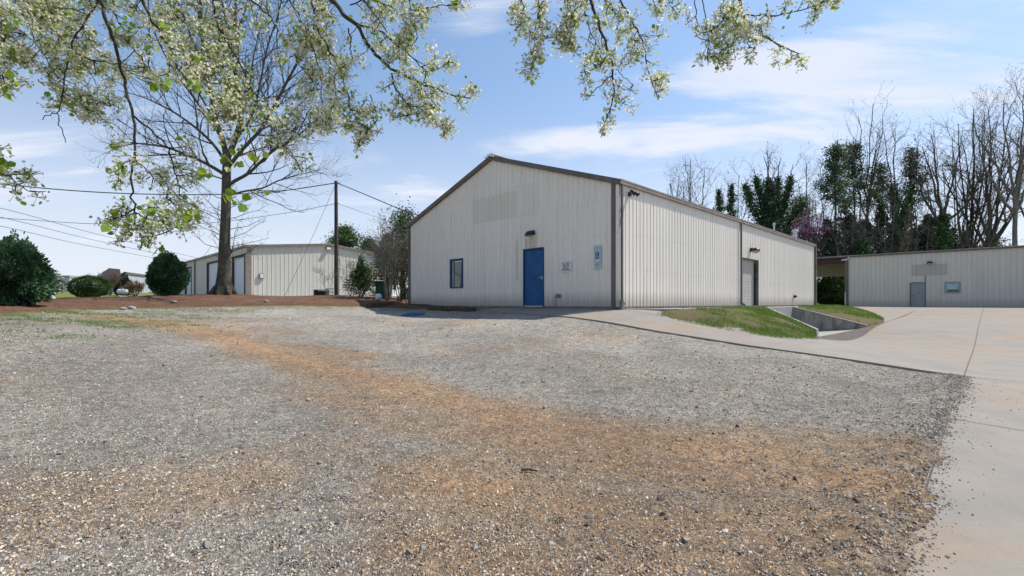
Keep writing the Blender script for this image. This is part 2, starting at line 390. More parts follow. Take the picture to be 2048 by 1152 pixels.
# ------------------------------------------------------------------ ground materials
def ground_mat():
    m = bpy.data.materials.new('sparse grass and clay'); m.use_nodes = True; n = NT(m.node_tree)
    pos = n.n('ShaderNodeNewGeometry').outputs['Position']
    a = n.noise(pos, .6, 6, .6); b = n.noise(pos, 7, 6, .7); c0 = n.noise(pos, .12, 4, .6)
    c = n.mix(n.ramp(a, .35, .65), (.10, .12, .035), (.20, .17, .075))
    c = n.mix(n.ramp(c0, .42, .6), c, (.12, .16, .03))
    c = n.mix(n.ramp(b, .45, .75, 0, .6), c, (.26, .17, .10))
    bp = n.n('ShaderNodeBump', i={'Strength': .8, 'Distance': .06, 'Height': b})
    p = n.n('ShaderNodeBsdfPrincipled', i={'Base Color': c, 'Roughness': .95, 'Specular IOR Level': .1, 'Normal': bp.outputs[0]})
    n.link(p.outputs[0], n.n('ShaderNodeOutputMaterial').inputs[0]); return m
def gravel_mat():
    m = bpy.data.materials.new('crushed stone'); m.use_nodes = True; n = NT(m.node_tree)
    pos = n.n('ShaderNodeNewGeometry').outputs['Position']
    clay = n.n('ShaderNodeAttribute', attribute_name='clay').outputs['Fac']
    weed = n.n('ShaderNodeAttribute', attribute_name='weed').outputs['Fac']
    warp = n.vm('ADD', pos, n.vm('SCALE', n.n('ShaderNodeTexNoise', i={'Vector': pos, 'Scale': 14.0, 'Detail': 3}).outputs[1], (0, 0, 0)))
    v1 = n.n('ShaderNodeTexVoronoi', i={'Vector': warp, 'Scale': 62.0, 'Randomness': 1.0})
    v2 = n.n('ShaderNodeTexVoronoi', i={'Vector': warp, 'Scale': 27.0, 'Randomness': 1.0})
    r1 = n.n('ShaderNodeSeparateColor', i={0: v1.outputs['Color']}); r2_ = n.n('ShaderNodeSeparateColor', i={0: v2.outputs['Color']})
    big = n.noise(pos, .9, 6, .65); mid = n.noise(pos, 5, 5, .7)
    cm_ = n.math('ADD', clay, n.math('MULTIPLY', n.math('SUBTRACT', big, .5), 1.0))
    cm_ = n.math('ADD', cm_, n.math('MULTIPLY', n.math('SUBTRACT', mid, .5), .6))
    ct = n.ramp(cm_, .02, .75)
    grey = n.mix(n.ramp(r1.outputs[0], .0, 1.0), (.25, .232, .208), (.84, .79, .70))
    tan = n.mix(n.ramp(r1.outputs[0], .0, 1.0), (.31, .205, .13), (.90, .645, .41))
    c = n.mix(ct, grey, tan)
    # odd stones: pale, orange, near-black
    c = n.mix(n.ramp(r1.outputs[1], .86, .9), c, (.68, .65, .59))
    c = n.mix(n.math('MULTIPLY', n.ramp(r1.outputs[2], .84, .88), n.math('ADD', ct, .15)), c, (.42, .24, .12))
    c = n.mix(n.ramp(r2_.outputs[1], .93, .95, 0, .75), c, (.07, .07, .075))
    c = n.mix(n.ramp(r2_.outputs[0], .7, 1.0, 0, .35), c, (.50, .47, .43))
    # bare clay in the wheel track
    cl = n.ramp(n.math('ADD', clay, n.math('MULTIPLY', n.math('SUBTRACT', mid, .5), .7)), .62, 1.1, 0, .9)
    c = n.mix(cl, c, (.72, .44, .245))
    fine = n.noise(pos, 150, 3, .7)
    c = n.mix(1.0, c, n.mix(n.ramp(fine, .3, .7), (.62, .62, .62), (1.25, 1.25, 1.25)), 'MULTIPLY')
    # patches packed with fines read lighter, fresh ones darker
    c = n.mix(1.0, c, n.mix(n.ramp(n.noise(pos, .5, 5, .6), .3, .7), (.82, .82, .83), (1.14, 1.13, 1.11)), 'MULTIPLY')
    # coarser stones, plus rut shade painted as dark specks, that read from afar
    v3 = n.n('ShaderNodeTexVoronoi', i={'Vector': pos, 'Scale': 11.0, 'Randomness': 1.0}); r3 = n.n('ShaderNodeSeparateColor', i={0: v3.outputs['Color']})
    c = n.mix(1.0, c, n.mix(r3.outputs[0], (.80, .80, .81), (1.20, 1.19, 1.17)), 'MULTIPLY')
    v4 = n.noise(pos, 24, 4, .8); c = n.mix(1.0, c, n.mix(n.ramp(v4, .36, .62), (.62, .61, .60), (1.18, 1.18, 1.17)), 'MULTIPLY')
    rut_shade = n.math('MULTIPLY', n.ramp(n.noise(pos, 6.5, 5, .75), .60, .72), n.ramp(n.noise(pos, .8, 3, .5), .42, .62)); c = n.mix(n.math('MULTIPLY', rut_shade, .5), c, (.13, .115, .10))
    # dark gaps between stones
    edge = n.ramp(v1.outputs['Distance'], .40, .66, 0, .85)
    c = n.mix(edge, c, n.mix(.5, c, (.03, .026, .022)))
    wd = n.ramp(n.math('ADD', weed, n.math('MULTIPLY', n.math('SUBTRACT', n.noise(pos, 3.0, 6, .75), .5), 1.5)), .50, .95, 0, .8)
    c = n.mix(wd, c, n.mix(n.ramp(mid, .4, .6), (.13, .15, .035), (.22, .20, .07)))
    h = n.math('SUBTRACT', n.math('MULTIPLY', v1.outputs['Distance'], -1.0), n.math('MULTIPLY', v2.outputs['Distance'], .8))
    h = n.math('ADD', h, n.math('MULTIPLY', r1.outputs[0], .35))
    bp = n.n('ShaderNodeBump', i={'Strength': 1.0, 'Distance': .012, 'Height': h})
    bp2 = n.n('ShaderNodeBump', i={'Strength': .7, 'Distance': .05, 'Height': mid, 'Normal': bp.outputs[0]})
    p = n.n('ShaderNodeBsdfPrincipled', i={'Base Color': c, 'Roughness': .92, 'Specular IOR Level': .15, 'Normal': bp2.outputs[0]})
    n.link(p.outputs[0], n.n('ShaderNodeOutputMaterial').inputs[0]); return m
def concrete_mat(name, base, stain=True):
    m = bpy.data.materials.new(name); m.use_nodes = True; n = NT(m.node_tree)
    pos = n.n('ShaderNodeNewGeometry').outputs['Position']
    a = n.noise(pos, 1.3, 6, .65); f = n.noise(pos, 60, 4, .7)
    c = n.mix(n.ramp(a, .3, .7), base, tuple(x*.84 for x in base))
    c = n.mix(n.ramp(f, .35, .7, 0, .35), c, tuple(x*.6 for x in base))
    st = n.n('ShaderNodeMapping', i={'Vector': pos, 'Rotation': (0, 0, R(62)), 'Scale': (.16, 1.6, 1)}).outputs[0]
    if stain:
        s1 = n.noise(st, 1.1, 6, .6, .8); s2 = n.noise(pos, .13, 3, .5)
        k = n.math('MULTIPLY', n.ramp(s1, .44, .66), n.ramp(s2, .30, .55))
        c = n.mix(n.math('MULTIPLY', k, .6), c, (.34, .215, .12))
        dk = n.noise(st, 2.4, 6, .7)
        c = n.mix(n.ramp(dk, .60, .8, 0, .4), c, (.17, .155, .14))
        spk = n.noise(pos, 11, 6, .75)
        c = n.mix(n.ramp(spk, .66, .74, 0, .6), c, (.13, .12, .11))
    bp = n.n('ShaderNodeBump', i={'Strength': .35, 'Distance': .006, 'Height': f})
    p = n.n('ShaderNodeBsdfPrincipled', i={'Base Color': c, 'Roughness': .88, 'Specular IOR Level': .25, 'Normal': bp.outputs[0]})
    n.link(p.outputs[0], n.n('ShaderNodeOutputMaterial').inputs[0]); return m
def wallconc_mat():
    m = bpy.data.materials.new('stained retaining wall'); m.use_nodes = True; n = NT(m.node_tree)
    pos = n.n('ShaderNodeNewGeometry').outputs['Position']
    v = n.n('ShaderNodeMapping', i={'Vector': pos, 'Scale': (2.2, 2.2, .35)}).outputs[0]
    a = n.noise(v, 1.6, 7, .7); b = n.noise(pos, 2.5, 6, .7)
    c = n.mix(n.ramp(b, .3, .7), (.36, .345, .31), (.25, .24, .21))
    c = n.mix(n.ramp(a, .48, .66, 0, .7), c, (.06, .057, .045))
    p = n.n('ShaderNodeBsdfPrincipled', i={'Base Color': c, 'Roughness': .92})
    n.link(p.outputs[0], n.n('ShaderNodeOutputMaterial').inputs[0]); return m
def mulch_mat():
    m = bpy.data.materials.new('pine straw mulch'); m.use_nodes = True; n = NT(m.node_tree)
    pos = n.n('ShaderNodeNewGeometry').outputs['Position']
    a = n.noise(pos, 26, 6, .8); b = n.noise(pos, 1.6, 5, .7)
    c = n.mix(n.ramp(a, .3, .72), (.05, .030, .021), (.22, .12, .075))
    c = n.mix(n.ramp(b, .45, .65, 0, .75), c, (.17, .115, .08))
    bp = n.n('ShaderNodeBump', i={'Strength': 1.0, 'Distance': .04, 'Height': a})
    p = n.n('ShaderNodeBsdfPrincipled', i={'Base Color': c, 'Roughness': .95, 'Specular IOR Level': .1, 'Normal': bp.outputs[0]})
    n.link(p.outputs[0], n.n('ShaderNodeOutputMaterial').inputs[0]); return m
def lawn_mat():
    m = bpy.data.materials.new('bank turf'); m.use_nodes = True; n = NT(m.node_tree)
    pos = n.n('ShaderNodeNewGeometry').outputs['Position']
    a = n.noise(pos, 1.0, 6, .7); b = n.noise(pos, 22, 5, .8)
    c = n.mix(n.ramp(b, .3, .7), (.055, .08, .016), (.14, .17, .035))
    c = n.mix(n.ramp(a, .38, .54, 0, .9), c, (.15, .105, .072))
    bp = n.n('ShaderNodeBump', i={'Strength': 1.0, 'Distance': .05, 'Height': b})
    p = n.n('ShaderNodeBsdfPrincipled', i={'Base Color': c, 'Roughness': .95, 'Specular IOR Level': .1, 'Normal': bp.outputs[0]})
    n.link(p.outputs[0], n.n('ShaderNodeOutputMaterial').inputs[0]); return m
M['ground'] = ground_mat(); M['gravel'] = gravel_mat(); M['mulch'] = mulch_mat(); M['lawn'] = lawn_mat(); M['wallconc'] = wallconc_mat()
M['drive'] = concrete_mat('weathered drive concrete', (.262, .24, .212)); M['walk'] = concrete_mat('walkway concrete', (.33, .32, .30), False)
M['joint'] = mat('slab joint', (.06, .05, .045), .9)

# ------------------------------------------------------------------ ground sheet
def cgrid(a, b, near0, near1, step, far_n):
    left = near0-np.geomspace(1, near0-a+1, far_n)[::-1]+1; right = near1+np.geomspace(1, b-near1+1, far_n)-1
    return np.unique(np.concatenate([left, np.arange(near0, near1, step), right]).round(4))
gx = cgrid(-1500, 1500, -48, 62, .7, 26); gy = cgrid(-400, 2200, -20, 75, .7, 26)
def zground(x, y):
    s, d = SD(x, y); k = np.clip(1.6-np.maximum(np.abs(s-10.6)-5.0, np.abs(d-1.2)-2.4), 0, 1); return Hn(x, y)-.10-1.2*np.where((s > 4.5) & (s < 17) & (d > -3) & (d < 3.9), k, 0)
prop(gridmesh('ground', gx, gy, zground, M['ground']), kind='structure')

# gravel lot with its clay stains and weeds
strokes = []   # (x, y, radius, strength)
def stroke(pts, rad, amp):
    w_ = [G(*p) for p in pts]
    for a, b in zip(w_[:-1], w_[1:]):
        n_ = max(2, int((b-a).length/(rad*.5)))
        for i in range(n_): q = a.lerp(b, i/n_); strokes.append((q.x, q.y, rad, amp))
    if len(w_) == 1: strokes.append((w_[0].x, w_[0].y, rad, amp))
stroke([(200,632),(330,648),(430,668),(520,700),(600,722),(700,750),(800,782),(900,805),(1000,828),(1150,860),(1300,885),(1500,905),(1700,930)], .72, .8)
stroke([(600,770),(760,830),(950,870),(1100,930)], .6, .5); stroke([(700,900),(900,950)], .6, .35); stroke([(0,760),(160,800)], .6, .15)
stroke([(330,640),(480,655),(600,668)], .7, .45); stroke([(1100,700),(1300,760),(1500,800)], .6, .18)
stroke([(560,690),(650,700),(740,715)], .45, .65)
stroke([(560,722),(640,738),(720,762),(790,800),(870,812)], .28, .55)
stroke([(880,786),(960,795)], .18, .8); stroke([(760,770),(840,815)], .3, .4); stroke([(1000,830),(1080,850)], .3, .4)
stroke([(1000,860),(1150,900),(1300,930),(1500,950),(1700,960),(1800,1000)], .95, .75)
stroke([(900,960),(1100,1000),(1300,1050),(1500,1050),(1700,1060)], .75, .75)
stroke([(850,1100),(1100,1130),(1400,1130),(1700,1140)], .5, .7)
stroke([(500,950),(300,1000),(60,1000),(150,1080)], .7, .45); stroke([(1550,880),(1800,900),(1870,960)], .6, .55)
stroke([(820,690),(900,700),(1050,690),(1250,668)], .6, .25); stroke([(760,640),(860,645),(980,655)], .5, .3); stroke([(250,640),(420,640),(560,640)], .8, .35)
S_ = np.array(strokes)
def clayf(x, y):
    o = np.zeros(len(x))
    for i in range(0, len(x), 20000):
        a, b = x[i:i+20000], y[i:i+20000]
        o[i:i+20000] = (S_[None, :, 3]*np.exp(-((a[:, None]-S_[None, :, 0])**2+(b[:, None]-S_[None, :, 1])**2)/S_[None, :, 2]**2)).max(1)
    return o*1.15+.05*wob(x, y, 1.2)
mulch_front = [G(*p) for p in ((-150,636),(0,626),(100,621),(200,617.5),(340,615),(500,612),(640,612),(745,613),(800,617),(850,618.5),(960,619.5))]
weedline = [(p.x, p.y) for p in mulch_front]
def weedf(x, y):
    d = polydist(x, y, weedline, False)
    a = np.clip(1-d/3.0, 0, 1)*1.0
    left = np.clip((-x-5.5)/4, 0, 1)*np.clip((y-6)/4, 0, 1)*.62
    return np.clip(np.maximum(a, left)+.12*wob(x, y, .7), 0, 1)
edge_px = [(960,622),(1060,630.5),(1170,640),(1300,662),(1500,694),(1700,722),(1925,755)]
EDGE = [G(*p) for p in edge_px]
DE = SD(EDGE[-1].x, EDGE[-1].y)                     # corner where the slab edge turns toward the camera
gpoly = [W(0.3, -12.3), W(.3, 9), W(DE[0]+.1, DE[1]+.5), W(-30, DE[1]+.5), Vector((-40, -25, 0)), Vector((-45, 12, 0)), Vector((-20, 20, 0)), Vector((-12, 21, 0))]
gpoly = [(p.x, p.y) for p in gpoly]
xs = np.concatenate([np.arange(-45, -14, .5), np.arange(-14, 12, .14)]); ys = np.concatenate([np.arange(-24, 0, .6), np.arange(0, 26, .14)])
def zgravel(x, y):
    x = np.asarray(x, float); y = np.asarray(y, float); s, d = SD(x, y); z = Hn(x, y)+.012*wob(x, y, 2.2)+.006*wob(y, x, 7)
    e = np.clip(1-np.abs(d-DE[1]+.12)/.6, 0, 1)*np.clip((DE[0]-.1-s)/.8, 0, 1); e = e*e*(3-2*e)
    return z*(1-e)+e*(Hn(x, y)+.043+(DE[1]-d)*.13+.006+.030*wob(x, y, 5)+.022*wob(y, x, 13))
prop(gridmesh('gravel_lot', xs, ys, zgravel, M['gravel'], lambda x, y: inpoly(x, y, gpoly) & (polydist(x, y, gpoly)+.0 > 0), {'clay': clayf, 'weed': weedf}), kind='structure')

# loose stones on the near part of the lot (real pebbles)
def stones(name, n, sampler, smin, smax, cols, label=None, cat=None, emb=.3):
    x, y, z = sampler(n); n = len(x)
    base = np.array([[1,0,-.3],[0,1,-.3],[-1,0,-.3],[0,-1,-.3],[.5,.25,1],[-.5,-.15,1],[0,0,-1.]], float)
    tri = np.array([[0,1,4],[1,2,5],[1,5,4],[2,3,5],[3,0,4],[3,4,5],[6,1,0],[6,2,1],[6,3,2],[6,0,3]])
    size = smin+(smax-smin)*rng.random(n)**2.6
    v = base[None]*(1+rng.normal(0, .26, (n, 7, 3)))*np.stack([rng.uniform(.7, 1.3, n), rng.uniform(.6, 1.1, n), rng.uniform(.35, .75, n)], -1)[:, None, :]*size[:, None, None]
    a = rng.uniform(0, 6.28, n); ca, sa = np.cos(a)[:, None], np.sin(a)[:, None]; tl = rng.normal(0, .35, n)[:, None]
    X = v[:, :, 0]*ca-v[:, :, 1]*sa; Yv = v[:, :, 0]*sa+v[:, :, 1]*ca; Z = v[:, :, 2]+tl*v[:, :, 0]
    V = np.stack([X+x[:, None], Yv+y[:, None], Z+z[:, None]+size[:, None]*(.45-emb)], -1).reshape(-1, 3)
    Ft = (tri[None]+np.arange(n)[:, None, None]*7).reshape(-1, 3)
    k = cols(x, y, n); cc = np.repeat(k, 7, 0)
    return npmesh(name, V, Ft, M['stonebits'], None, False, {'tint': cc})
M['stonebits'] = mat('loose crushed stone', (1, 1, 1), .88, .25, 60, attrvar='tint', spec=.2)
pal = np.array([(.30,.29,.28),(.20,.195,.19),(.40,.39,.37),(.52,.49,.44),(.40,.32,.23),(.46,.37,.26),(.10,.10,.105),(.26,.20,.15),(.36,.25,.16),(.58,.55,.50),(.44,.26,.14)])
def stone_cols(x, y, n):
    c = clayf(x, y); pg = np.array([.26,.22,.18,.09,.05,.03,.06,.03,.02,.05,.01]); pt = np.array([.10,.09,.10,.10,.17,.17,.05,.08,.07,.04,.03])
    t = np.clip(c*1.2, 0, 1)[:, None]; pr = pg[None]*(1-t)+pt[None]*t; pr /= pr.sum(1, keepdims=True)
    u = rng.random(n)[:, None]; k = (pr.cumsum(1) < u).sum(1).clip(0, 10)
    return pal[k]*rng.uniform(.8, 1.3, (n, 1))*np.array([[1.06, 1, .93]])
def near_sampler(n):
    Y = 2.2+(10-2.2)*rng.random(n)**1.5; t = rng.uniform(-1.12, 1.12, n); x = t*Y
    k = inpoly(x, Y, [(p.x, p.y) for p in EDGE]+[(W(-14, DE[1]).x, W(-14, DE[1]).y), (-9, -3), (-20, 8), (-20, 16)])
    x, Y = x[k], Y[k]; return x, Y, zgravel(x, Y)
prop(stones('gravel_stones', 190000, near_sampler, .003, .0135, stone_cols), 'loose grey and tan crushed stones covering the open gravel lot', 'gravel', kind='stuff')
def mid_sampler(n):                                 # bigger stones, here and there
    Y = 2.3+18*rng.random(n)**1.3; x = rng.uniform(-1.1, .95, n)*Y
    k = inpoly(x, Y, gpoly) & ~inpoly(x, Y, [(p.x, p.y) for p in EDGE]+[tuple(W(.3, -2)[:2]), tuple(W(.3, 9)[:2])]); k &= SD(x, Y)[1] < DE[1]-.1; k &= (SD(x, Y)[0] < -2.2)
    x, Y = x[k], Y[k]; return x, Y, zgravel(x, Y)
prop(stones('gravel_chunks', 1500, mid_sampler, .010, .034, lambda x, y, n: pal[rng.choice([0, 1, 7, 2, 6, 1, 4, 7, 3], n)]*.95*np.array([[1.06, 1, .93]]), emb=.15), 'scattered larger dark and pale chunks of stone on the gravel', 'gravel', kind='stuff')
def edge_sampler(n):                                # loose stones banked on the slab edge
    s = DE[0]-rng.random(n)**1.2*9.5; d = DE[1]+rng.normal(-.03, .09, n)+.07*wob(s, s*0+3, 3); x = CXw+r2*(s+d); y = CYw+r2*(s-d); return x, y, np.maximum(zgravel(x, y), Hn(x, y)+.04)
prop(stones('gravel_edge', 9000, edge_sampler, .003, .014, stone_cols, emb=.15), 'loose stones banked along the edge of the concrete slab', 'gravel', kind='stuff')
def spill_sampler(n):                               # gravel kicked onto the slab
    s = DE[0]-rng.random(n)**1.5*9; d = DE[1]+rng.exponential(.45, n)*np.clip(1.4-np.abs(s-DE[0]+.6)*.12, .5, 2)-.05
    x = CXw+r2*(s+d); y = CYw+r2*(s-d); return x, y, Hn(x, y)+.04
dk = lambda x, y, n: pal[rng.choice([0,1,1,0,6,7,2], n)]*.8
prop(stones('gravel_spill', 650, spill_sampler, .0025, .010, dk, emb=.1), 'dark gravel kicked onto the concrete along the slab edge', 'gravel', kind='stuff')

# ------------------------------------------------------------------ concrete drive
edg = sorted([(SD(p.x, p.y)[1], SD(p.x, p.y)[0]) for p in EDGE]); ed_d = np.array([e[0] for e in edg]); ed_s = np.array([e[1] for e in edg])
def drive_col(dv, s0, s1, step_s):
    return np.arange(s0, s1+step_s, step_s)
def strip_mesh(name, dvals, s0f, s1f, ns, zoff, mt, skirt=.16):
    D = np.asarray(dvals); t = np.linspace(0, 1, ns)
    S = np.stack([s0f(d)+(s1f(d)-s0f(d))*t for d in D]); DD = np.repeat(D[:, None], ns, 1)
    X = CXw+r2*(S+DD); Y = CYw+r2*(S-DD); Z = Hn(X, Y)+zoff
    nd = len(D); V = np.stack([X, Y, Z], -1).reshape(-1, 3); idx = np.arange(nd*ns).reshape(nd, ns)
    Fq = np.stack([idx[:-1, :-1], idx[1:, :-1], idx[1:, 1:], idx[:-1, 1:]], -1).reshape(-1, 4)
    loop = np.concatenate([idx[:, 0], idx[-1, 1:], idx[-2::-1, -1], idx[0, -2:0:-1]])
    lo = V[loop]-[0, 0, skirt]; b = len(V); m = len(loop); V = np.vstack([V, lo]); k = np.arange(m); k2 = (k+1) % m
    sk = np.stack([loop[k], loop[k2], b+k2, b+k], -1)
    return V, np.vstack([Fq, sk])
LW0 = at(1637, 660, 19.5); RW0 = at(1735, 652, 21.4); sL, dL = SD(LW0.x, LW0.y); sR, dR = SD(RW0.x, RW0.y); DRR = dR+.25
VA, FA = strip_mesh('', np.concatenate([np.arange(ed_d[0], 1.3, .25), [1.399, 1.401], np.arange(1.6, DRR-.1, .25), [DRR-.001, DRR+.001], np.arange(DRR+.25, DE[1]-.1, .3), [DE[1]]]), lambda d: float(np.interp(d, ed_d, ed_s)), lambda d: 0.0 if d < -.05 else (-.0+ (2.5 if d < 1.4 else (8.6 if d < DRR else 38.9))), 110, .04, None)
VB, FB = strip_mesh('', np.concatenate([[DE[1]+.004], np.arange(DE[1]+.3, 46, .6)]), lambda d: -26.0, lambda d: 38.9, 120, .04, None)
cd = np.array([-3, .68, 1.59, 3.04, 4.01, 4.57]); cs = np.array([31.1, 31.1, 29.6, 25.4, 20.6, 15.0])
VC, FC = strip_mesh('', np.concatenate([np.arange(-1.5, DRR-.1, .25), [DRR-.002]]), lambda d: float(np.interp(d, cd, cs)), lambda d: 38.9, 60, .04, None)
VV = np.vstack([VA, VB, VC]); FF = np.vstack([FA, FB+len(VA), FC+len(VA)+len(VB)])
nd0 = len(FF)
# joints: thin sunk-looking lines 4 mm above
def jstrip(pts, wd=.014):
    a = []; f = []
    for i, (s, d) in enumerate(pts):
        q = pts[min(i+1, len(pts)-1)]; p = pts[max(i-1, 0)]; ds, dd = q[0]-p[0], q[1]-p[1]; L = math.hypot(ds, dd); nx, ny = -dd/L*wd/2, ds/L*wd/2
        for sg in (1, -1):
            v = W(s+nx*sg, d+ny*sg); a.append((v.x, v.y, H(v.x, v.y)+.0455))
        if i: f.append((2*i-2, 2*i-1, 2*i+1, 2*i))
    return a, f
allj = [[(s, DE[1]+.02) for s in np.arange(-26, 38.8, .4)], [(DE[0], d) for d in np.arange(DE[1], 40, .4)], [(-5.2, d) for d in np.arange(DE[1]+.02, 30, .4)], [(-10.4, d) for d in np.arange(DE[1]+.02, 30, .4)],
        [(12.5+3*0, d) for d in np.arange(5.2, 30, .4)], [(s, 14.5) for s in np.arange(-20, 38, .5)], [(-.2, d) for d in np.arange(.1, 1.9, .3)], [(25.5, d) for d in np.arange(4.5, 30, .5)]]
mi = np.zeros(nd0, np.int32)
for pts in allj:
    a, f = jstrip(pts); FF = np.vstack([FF, np.array(f)+len(VV)]); VV = np.vstack([VV, np.array(a)])
dr = npmesh('driveway', VV, FF, None, None, False, None, mats=[M['drive'], M['joint']])
dr.data.polygons.foreach_set('material_index', np.concatenate([mi, np.ones(len(FF)-nd0, np.int32)]))
prop(dr, kind='structure')

# walkway slab along the long wall, raised above the bank
wk = MB(); ZW = -.17
L1 = [W(-.75, .0), W(-.5, .75), W(.6, 1.45), W(24.2, 1.45), W(24.2, -.0)]
ptsw = [(p.x, p.y) for p in L1]
wk.prism([(p.x, p.y) for p in (W(.0, .12), W(.35, .6), W(1.0, 1.5), W(9.4, 1.5), W(9.4, .12))], -.9, ZW)
wk.prism([(p.x, p.y) for p in (W(9.4, .12), W(9.4, 1.5), W(13.1, 1.5), W(13.1, .12))], -1.7, ZW)
wk.prism([(p.x, p.y) for p in (W(13.1, .12), W(13.1, 1.5), W(24.3, 1.5), W(24.3, .12))], -.9, ZW)
prop(wk.build('walkway', M['walk']), kind='structure')
# loading dock pit: two side walls and floor
pit = MB()
n_ = 10; aV = []; aF = []
for i in range(n_+1):
    for j in range(n_+1):
        s = sL-.9+(sR-sL+.88)*j/n_; dend = DRR; d = 1.4+(dend-1.4)*i/n_
        p = W(s, d); k = i/n_; zz_ = (1-k)*(-1.46+.10*j/n_)+k*(H(p.x, p.y)+.044)
        aV.append((p.x, p.y, zz_))
for i in range(n_):
    for j in range(n_): q = i*(n_+1)+j; aF.append((q, q+1, q+n_+2, q+n_+1))
pit.add(aV, aF)
prop(pit.build('dock_ramp', M['walk']), kind='structure')
def wedge(name, s, th, d0, z0, d1, z1, zb, label, matcap):
    t = thing(name, W(s, d0, 0), label, 'retaining wall'); inv = Matrix.Translation(-W(s, d0, 0))
    a, b = (s, s-th) if th > 0 else (s, s-th)
    q = MB(); vs = []
    for ss in (a, b):
        vs += [inv @ W(ss, d0, zb), inv @ W(ss, d1, zb), inv @ W(ss, d1, z1), inv @ W(ss, d0, z0)]
    q.add(vs, [(0,1,2,3),(4,7,6,5),(0,4,5,1),(1,5,6,2),(2,6,7,3),(3,7,4,0)]); q.build('wall_body', M['wallconc'], t)
    c = MB(); vs = []
    for ss in (a+.02*(1 if th < 0 else -1)*-1, b):
        vs += [inv @ W(ss, d0, z0+.003), inv @ W(ss, d1, z1+.003), inv @ W(ss, d1, z1+.04), inv @ W(ss, d0, z0+.04)]
    c.add(vs, [(0,1,2,3),(4,7,6,5),(0,4,5,1),(1,5,6,2),(2,6,7,3),(3,7,4,0)]); c.build('wall_cap', matcap, t)
    return t
wedge('retaining_wall', sL, .32, 1.5, -.19, dL, LW0.z, -1.9, 'short sloping concrete side wall with pale cap left of the dock ramp', M['walk'])
wedge('retaining_wall', sR, -.2, 1.5, -.19, dR, RW0.z, -1.9, 'long black stained concrete side wall right of the dock ramp', M['walk'])

# grassy banks beside the dock ramp
def bank(name, top, bot, label, bulge, nu=70, nv=22):
    def res(pts, n):
        pts = [Vector(p) for p in pts]; L = [0]
        for a, b in zip(pts[:-1], pts[1:]): L.append(L[-1]+(b-a).length)
        out = []
        for i in range(n):
            t = L[-1]*i/(n-1); k = max(0, min(len(pts)-2, int(np.searchsorted(L, t)-1)))
            out.append(pts[k].lerp(pts[k+1], (t-L[k])/max(1e-6, L[k+1]-L[k])))
        return out
    A = res(top, nu); B = res(bot, nu); V = []; Fq = []
    for i in range(nu):
        for j in range(nv):
            t = j/(nv-1); p = A[i].lerp(B[i], t); e = math.sin(math.pi*t)*math.sin(math.pi*min(1, max(0, i/(nu-1)))**.6)
            V.append((p.x, p.y, p.z+bulge*e+.03*float(wob(p.x, p.y, 2.5))*min(1, 4*t*(1-t)*3)))
    for i in range(nu-1):
        for j in range(nv-1): q = i*nv+j; Fq.append((q, q+1, q+nv+1, q+nv))
    return np.array(V), np.array(Fq)
e1 = .045
botL = [G(p[0], p[1], .05) for p in ((1306,628.5),(1335,636.5),(1400,650),(1450,660),(1500,668),(1560,676.5),(1600,679),(1636,680))]
for p in botL: p.z -= .03
topL = [W(.95, 1.30, ZW-.005), W(2.5, 1.5, ZW+.01), W(5, 1.5, ZW+.02), W(sL-.36, 1.5, ZW+.02), W(sL-.34, (dL+1.5)/2, (LW0.z-.19)/2+.02), W(sL-.34, dL-.1, LW0.z+.02)]
b1V, b1F = bank('', topL, botL, '', .12)
prop(npmesh('grass_bank', b1V, b1F, M['lawn'], None, True), kind='structure')
botR = [W(sR+.02, dR+.02, H(*W(sR, dR)[:2])+.02)]+[G(p[0], p[1], .06) for p in ((1752,651),(1768,645),(1767,637),(1752,629),(1722,621),(1700,618.5))]+[W(33, .5, -.3)]
topR = [W(sR+.21, dR-.15, RW0.z+.02), W(sR+.22, (dR+1.5)/2, (RW0.z-.19)/2+.03), W(sR+.22, 1.6, -.13), W(17, 1.5, ZW+.02), W(21, 1.5, ZW+.03), W(24.3, 1.4, ZW+.03), W(26, -.5, -.12), W(31, -1.5, -.15)]
b2V, b2F = bank('', topR, botR, '', .10)
prop(npmesh('grass_bank', b2V, b2F, M['lawn'], None, True), kind='structure')

# ------------------------------------------------------------------ mulch bed
mb_poly = [(p.x, p.y) for p in mulch_front]+[tuple(W(-.05, -7.5)[:2]), tuple(W(-.05, -12.0)[:2]), (-5.8, 26), (-6.2, 36), (-9, 37.5), (-13.2, 33.5), (-12.6, 29.5), (-14.2, 26), (-20.5, 25.0), (-27, 23), (-30, 16)]
mounds = [(-13.1, 21.9, 2.6, .17), (-11.6, 30.5, 2.5, .08), (-15.0, 20.6, 2.2, .06), (-8.0, 24.0, 3.0, .10), (-17.5, 19.5, 3, .10), (-10.2, 22.8, 1.6, -.06)]
def zmulch(x, y):
    d = polydist(x, y, mb_poly); ins = inpoly(x, y, mb_poly)
    e = np.clip(d/.7, 0, 1); e = e*e*(3-2*e)
    b = .05+.07*e
    for mx, my, rr, hh in mounds: b = b+e*hh*np.exp(-((x-mx)**2+(y-my)**2)/rr**2)
    return Hn(x, y)+np.where(ins, b+.035*e*wob(x, y, 3.0), -.06)
xs = np.arange(-31, 1, .22); ys = np.arange(10, 38, .22)
prop(gridmesh('mulch_bed', xs, ys, zmulch, M['mulch'], lambda x, y: inpoly(x, y, mb_poly) | (polydist(x, y, mb_poly) < .25)), kind='structure')

